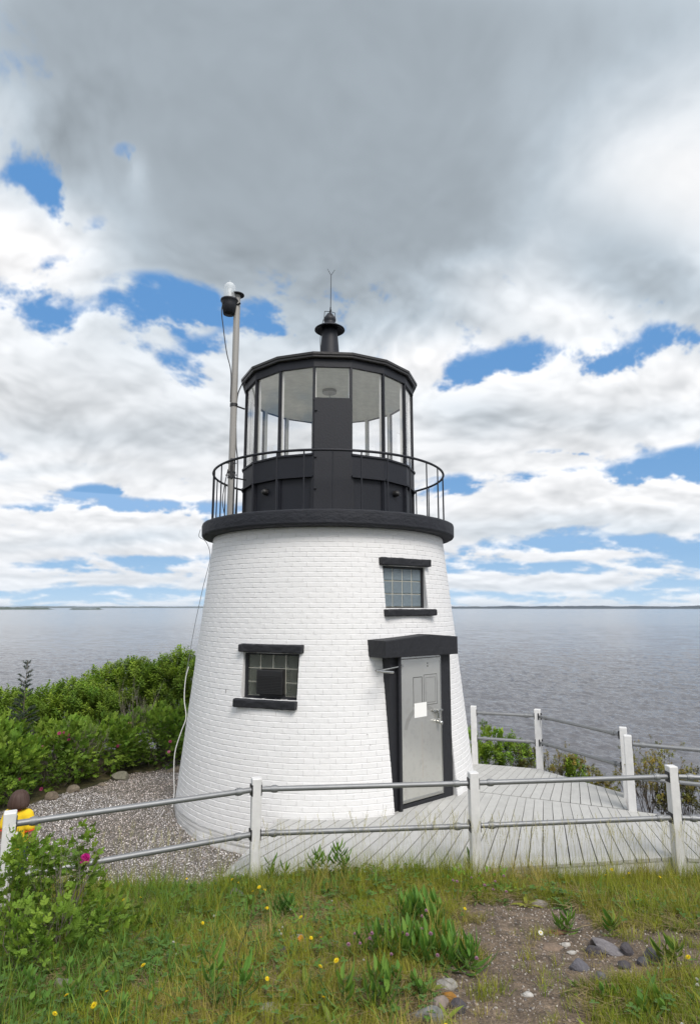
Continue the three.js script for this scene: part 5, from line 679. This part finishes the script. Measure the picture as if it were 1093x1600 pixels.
{ // the rose bush in the near left corner, with one magenta flower
  const at = (u, v, z) => { const d = sight(u, v), k = z / d.z; return V(d.x * k, EYE + d.y * k, z); };
  const make = (label, list, z, seed, colors) => { const c0 = at(list[0][0], list[0][1], z), gy = groundY(c0.x, z) - 0.03, lobes = list.map(([u, v, w, h]) => { const c = at(u, v, z), k = -z / FOCAL; return [c.x - c0.x, c.y - gy, (seed % 3 - 1) * 0.05, w * k, h * k, Math.max(0.16, w * k * 0.8)]; }); return shrub('near_rose_bush', label, V(c0.x, gy, z), lobes, { seed, shapes: SPRIG, clumps: 30, leaves: 13, clumpSize: 0.08, colors, size: 0.6, stemShare: 0.35, stemW: 0.0035 }); };
  const a = make('near rose bush at the left edge that hides the foot of the end post', [[20, 1385, 52, 58], [10, 1336, 32, 18], [48, 1354, 34, 24], [20, 1440, 60, 60]], -4.75, 901, green);
  const b = make('near rose bush with one magenta flower and a tall shoot', [[108, 1368, 38, 34], [60, 1402, 42, 42], [126, 1312, 12, 22], [140, 1334, 24, 12], [75, 1345, 26, 20], [128, 1415, 36, 46], [165, 1440, 36, 30]], -4.85, 902, green);
  make('low near rose bush in the bottom left corner', [[25, 1490, 60, 45], [75, 1475, 45, 36], [10, 1540, 40, 40]], -4.25, 903, deep);
  const f = at(134, 1342, -4.7); rose(b, f.x - b.position.x, f.y - b.position.y, f.z - b.position.z, 1.15, PL.magenta).rotation.set(1.1, 0.2, 0);
  for (const [u, v] of [[8, 1293], [19, 1297], [24, 1290], [14, 1301], [27, 1302]]) { const q = at(u, v, -4.55); rose(a, q.x - a.position.x, q.y - a.position.y, q.z - a.position.z, 0.3, PL.whitePetal); }
  const [tg] = twigs(77, V(0, 0.05, 0.15), 9, 0.42, 0.7, 2, 0.005); part(b, 'dead_twigs', tg, PL.greyTwig).userData.kind = 'stuff';
}
{ // the child seen from behind beyond the end post: one body, with hair, shirt and trousers over it
  const smin = (a, b, k) => { const h = clamp(0.5 + 0.5 * (b - a) / k); return lerp(b, a, h) - k * h * (1 - h); };
  const capsule = (p, a, b, ra, rb) => { const ab = b.clone().sub(a), t = clamp(p.clone().sub(a).dot(ab) / ab.lengthSq()); return p.distanceTo(a.clone().addScaledVector(ab, t)) - lerp(ra, rb, t); };
  const ell = (p, c, r) => { const q = V((p.x - c.x) / r.x, (p.y - c.y) / r.y, (p.z - c.z) / r.z), k = q.length(); return (k - 1) * Math.min(r.x, r.y, r.z); };
  function mesh(fn, lo, hi, cell) { // meshes fn < 0 inside the box lo..hi
    const size = hi.clone().sub(lo), m = Math.max(size.x, size.y, size.z), n = Math.ceil(m / cell) + 4, mc = new MarchingCubes(n, new THREE.MeshBasicMaterial(), false, false, 400000), half = n / 2, c = lo.clone().add(hi).multiplyScalar(0.5), s = m / 2 * n / (n - 4); mc.isolation = 0;
    for (let k = 0; k < n; k++) for (let j = 0; j < n; j++) for (let i = 0; i < n; i++) { const p = V((i - half) / half * s + c.x, (j - half) / half * s + c.y, (k - half) / half * s + c.z); const out = p.x < lo.x || p.y < lo.y || p.z < lo.z || p.x > hi.x || p.y > hi.y || p.z > hi.z; mc.field[i + j * n + k * n * n] = out ? -0.05 : -fn(p); }
    mc.update(); const cnt = mc.count, pos = new Float32Array(mc.positionArray.slice(0, cnt * 3)), nor = new Float32Array(mc.normalArray.slice(0, cnt * 3)); for (let i = 0; i < cnt; i++) { pos[3 * i] = pos[3 * i] * s + c.x; pos[3 * i + 1] = pos[3 * i + 1] * s + c.y; pos[3 * i + 2] = pos[3 * i + 2] * s + c.z; }
    const g = new THREE.BufferGeometry(); g.setAttribute('position', new THREE.BufferAttribute(pos, 3)); g.setAttribute('normal', new THREE.BufferAttribute(nor, 3)); g.setAttribute('uv', new THREE.BufferAttribute(new Float32Array(cnt * 2), 2)); return g; }
  // local space: feet at 0, facing -z, 1.28 m tall
  const J = { neck: V(0, 1.02, 0), head: V(0, 1.155, -0.015), chest: V(0, 0.90, 0), belly: V(0, 0.72, 0), hip: V(0, 0.62, 0) }, side = (s) => ({ sh: V(s * 0.135, 0.975, 0), el: V(s * 0.195, 0.78, 0.015), wr: V(s * 0.19, 0.60, -0.05), hp: V(s * 0.07, 0.62, 0), kn: V(s * 0.075, 0.34, -0.01), an: V(s * 0.075, 0.06, 0.01), to: V(s * 0.085, 0.03, -0.11) }), SS = [side(-1), side(1)];
  const torso = (p, g) => { let d = ell(p, J.chest, V(0.135 + g, 0.155 + g, 0.085 + g)); d = smin(d, ell(p, J.belly, V(0.12 + g, 0.16 + g, 0.085 + g)), 0.05); return smin(d, ell(p, J.hip, V(0.13 + g, 0.10 + g, 0.095 + g)), 0.05); };
  const hand = (p, S, s) => { const w = S.wr, k = V(s * 0.0, -0.045, -0.012); let d = capsule(p, w, w.clone().add(k), 0.018, 0.024); for (let i = 0; i < 4; i++) { const b = w.clone().add(V(-s * 0.004, -0.06, -0.034 + i * 0.016)), m = b.clone().add(V(-s * 0.006, -0.026 - 0.004 * (i === 1 || i === 2), -0.002)), e = m.clone().add(V(-s * 0.012, -0.02, 0.002)); d = Math.min(d, capsule(p, b, m, 0.0075, 0.007), capsule(p, m, e, 0.007, 0.006)); } const t0 = w.clone().add(V(-s * 0.004, -0.03, -0.03)); return Math.min(d, capsule(p, t0, t0.clone().add(V(-s * 0.008, -0.028, -0.02)), 0.009, 0.0075)); };
  const body = (p) => { let d = torso(p, -0.008); d = smin(d, capsule(p, V(0, 0.99, 0.0), V(0, 1.09, -0.005), 0.044, 0.04), 0.03); d = smin(d, ell(p, J.head, V(0.068, 0.098, 0.085)), 0.02); d = smin(d, capsule(p, V(0, 1.10, -0.085), V(0, 1.095, -0.07), 0.022, 0.03), 0.03); d = smin(d, capsule(p, V(0, 1.165, -0.098), V(0, 1.14, -0.108), 0.008, 0.012), 0.012);
    for (const s of [-1, 1]) d = Math.min(d, ell(p, V(s * 0.07, 1.145, 0), V(0.012, 0.028, 0.018)));
    SS.forEach((S, i) => { const s = i ? 1 : -1; d = smin(d, capsule(p, S.sh, S.el, 0.040, 0.031), 0.04); d = smin(d, capsule(p, S.el, S.wr, 0.031, 0.021), 0.012); d = smin(d, hand(p, S, s), 0.008); d = smin(d, capsule(p, S.hp, S.kn, 0.068, 0.046), 0.03); d = smin(d, capsule(p, S.kn, S.an, 0.047, 0.03), 0.015); d = smin(d, capsule(p, S.an, S.to, 0.034, 0.027), 0.02); }); return d; };
  const cloth = (c, rough = 0.85) => paint(...c, rough, { bumpMap: grainBump, bumpScale: 0.002 });
  const C = thing('person', 'child with bobbed brown hair in a yellow T-shirt seen from behind by the end post', 'person', [-3.62, groundY(-3.62, -6.95), -6.95]); C.rotation.y = -0.12;
  const top = (() => { const d = sight(34, 1233), k = 6.95 / -d.z; return EYE + d.y * k - C.position.y; })(); C.scale.setScalar(top / 1.272);
  part(C, 'body', mesh(body, V(-0.27, -0.02, -0.16), V(0.27, 1.28, 0.14), 0.011), paint(0.52, 0.31, 0.23, 0.55));
  const shirt = (p) => { let d = torso(p, 0.012); SS.forEach((S) => { const e = S.sh.clone().lerp(S.el, 0.62); d = smin(d, capsule(p, S.sh, e, 0.058, 0.060), 0.03); }); d = smin(d, capsule(p, V(-0.10, 0.985, 0), V(0.10, 0.985, 0), 0.055, 0.055), 0.04); d += 0.004 * noise3(p.x * 14, p.y * 9, p.z * 14); return Math.max(d, 0.60 - p.y, p.y - 1.045); };
  part(C, 'shirt', mesh(shirt, V(-0.29, 0.57, -0.16), V(0.29, 1.09, 0.16), 0.009), cloth([0.78, 0.53, 0.014]));
  const red = cloth([0.62, 0.05, 0.02]); const col = new THREE.TorusGeometry(0.066, 0.011, 8, 40).rotateX(Math.PI / 2); part(C, 'collar', col, red, [0, 1.036, 0.0]);
  SS.forEach((S) => { const e = S.sh.clone().lerp(S.el, 0.62), d = S.el.clone().sub(S.sh).normalize(), g = new THREE.TorusGeometry(0.060, 0.008, 8, 36); g.applyQuaternion(new THREE.Quaternion().setFromUnitVectors(V(0, 0, 1), d)); e.addScaledVector(d, 0.05); part(C, 'cuff', g, red, [e.x, e.y, e.z]); });
  const trousers = (p) => { let d = Math.max(torso(p, 0.008), p.y - 0.66); SS.forEach((S) => { d = smin(d, capsule(p, S.hp, S.kn, 0.078, 0.062), 0.02); d = smin(d, capsule(p, S.kn, S.an, 0.062, 0.05), 0.02); }); return Math.max(d, 0.08 - p.y); };
  part(C, 'trousers', mesh(trousers, V(-0.2, 0.05, -0.16), V(0.2, 0.70, 0.16), 0.011), cloth([0.03, 0.045, 0.09]));
  const shoe = (s) => (p) => Math.max(smin(capsule(p, V(s * 0.075, 0.045, 0.03), V(s * 0.088, 0.035, -0.12), 0.045, 0.038), capsule(p, V(s * 0.075, 0.05, 0.02), V(s * 0.075, 0.09, 0.015), 0.042, 0.04), 0.02), -p.y); for (const s of [-1, 1]) part(C, 'shoe', mesh(shoe(s), V(s * 0.08 - 0.06, -0.01, -0.18), V(s * 0.08 + 0.06, 0.13, 0.09), 0.01), cloth([0.5, 0.5, 0.5]));
  // bobbed hair: strands over a cap that flares to the jaw
  const hairD = (p) => { let d = ell(p, V(0, 1.160, 0.008), V(0.106, 0.106, 0.112)); d = smin(d, ell(p, V(0, 1.095, 0.024), V(0.128, 0.088, 0.102)), 0.04); const a = Math.atan2(p.x, p.z); d += 0.006 * noise3(a * 9, p.y * 2, 3) + 0.004 * noise3(a * 26, p.y * 3, 8); const face = Math.max(-(p.z + 0.055), 0) > 0 && p.y < 1.215 ? Math.min(0.09 - Math.abs(p.x) * 1.1, -(p.z + 0.055)) : -1; return Math.max(d, 1.068 + 0.014 * noise3(a * 5, 1, 2) - p.y, face); };
  part(C, 'hair', mesh(hairD, V(-0.14, 1.03, -0.14), V(0.14, 1.30, 0.14), 0.005), paint(0.055, 0.028, 0.02, 0.65, { bumpMap: grainBump, bumpScale: 0.002 }));
  for (const s of [-1, 1]) part(C, 'eye', moved(new THREE.SphereGeometry(0.0095, 12, 8), s * 0.029, 1.155, -0.088), paint(0.05, 0.03, 0.02, 0.2));
  part(C, 'mouth', rbox(0.034, 0.007, 0.008, 0.003), paint(0.40, 0.13, 0.11, 0.5), [0, 1.102, -0.107]);
}
// ------------------------------------------------------------------ sea haze
scene.fog = new THREE.FogExp2(new THREE.Color().setRGB(0.62, 0.72, 0.84), 2.6e-5);
renderer.render(scene, camera);
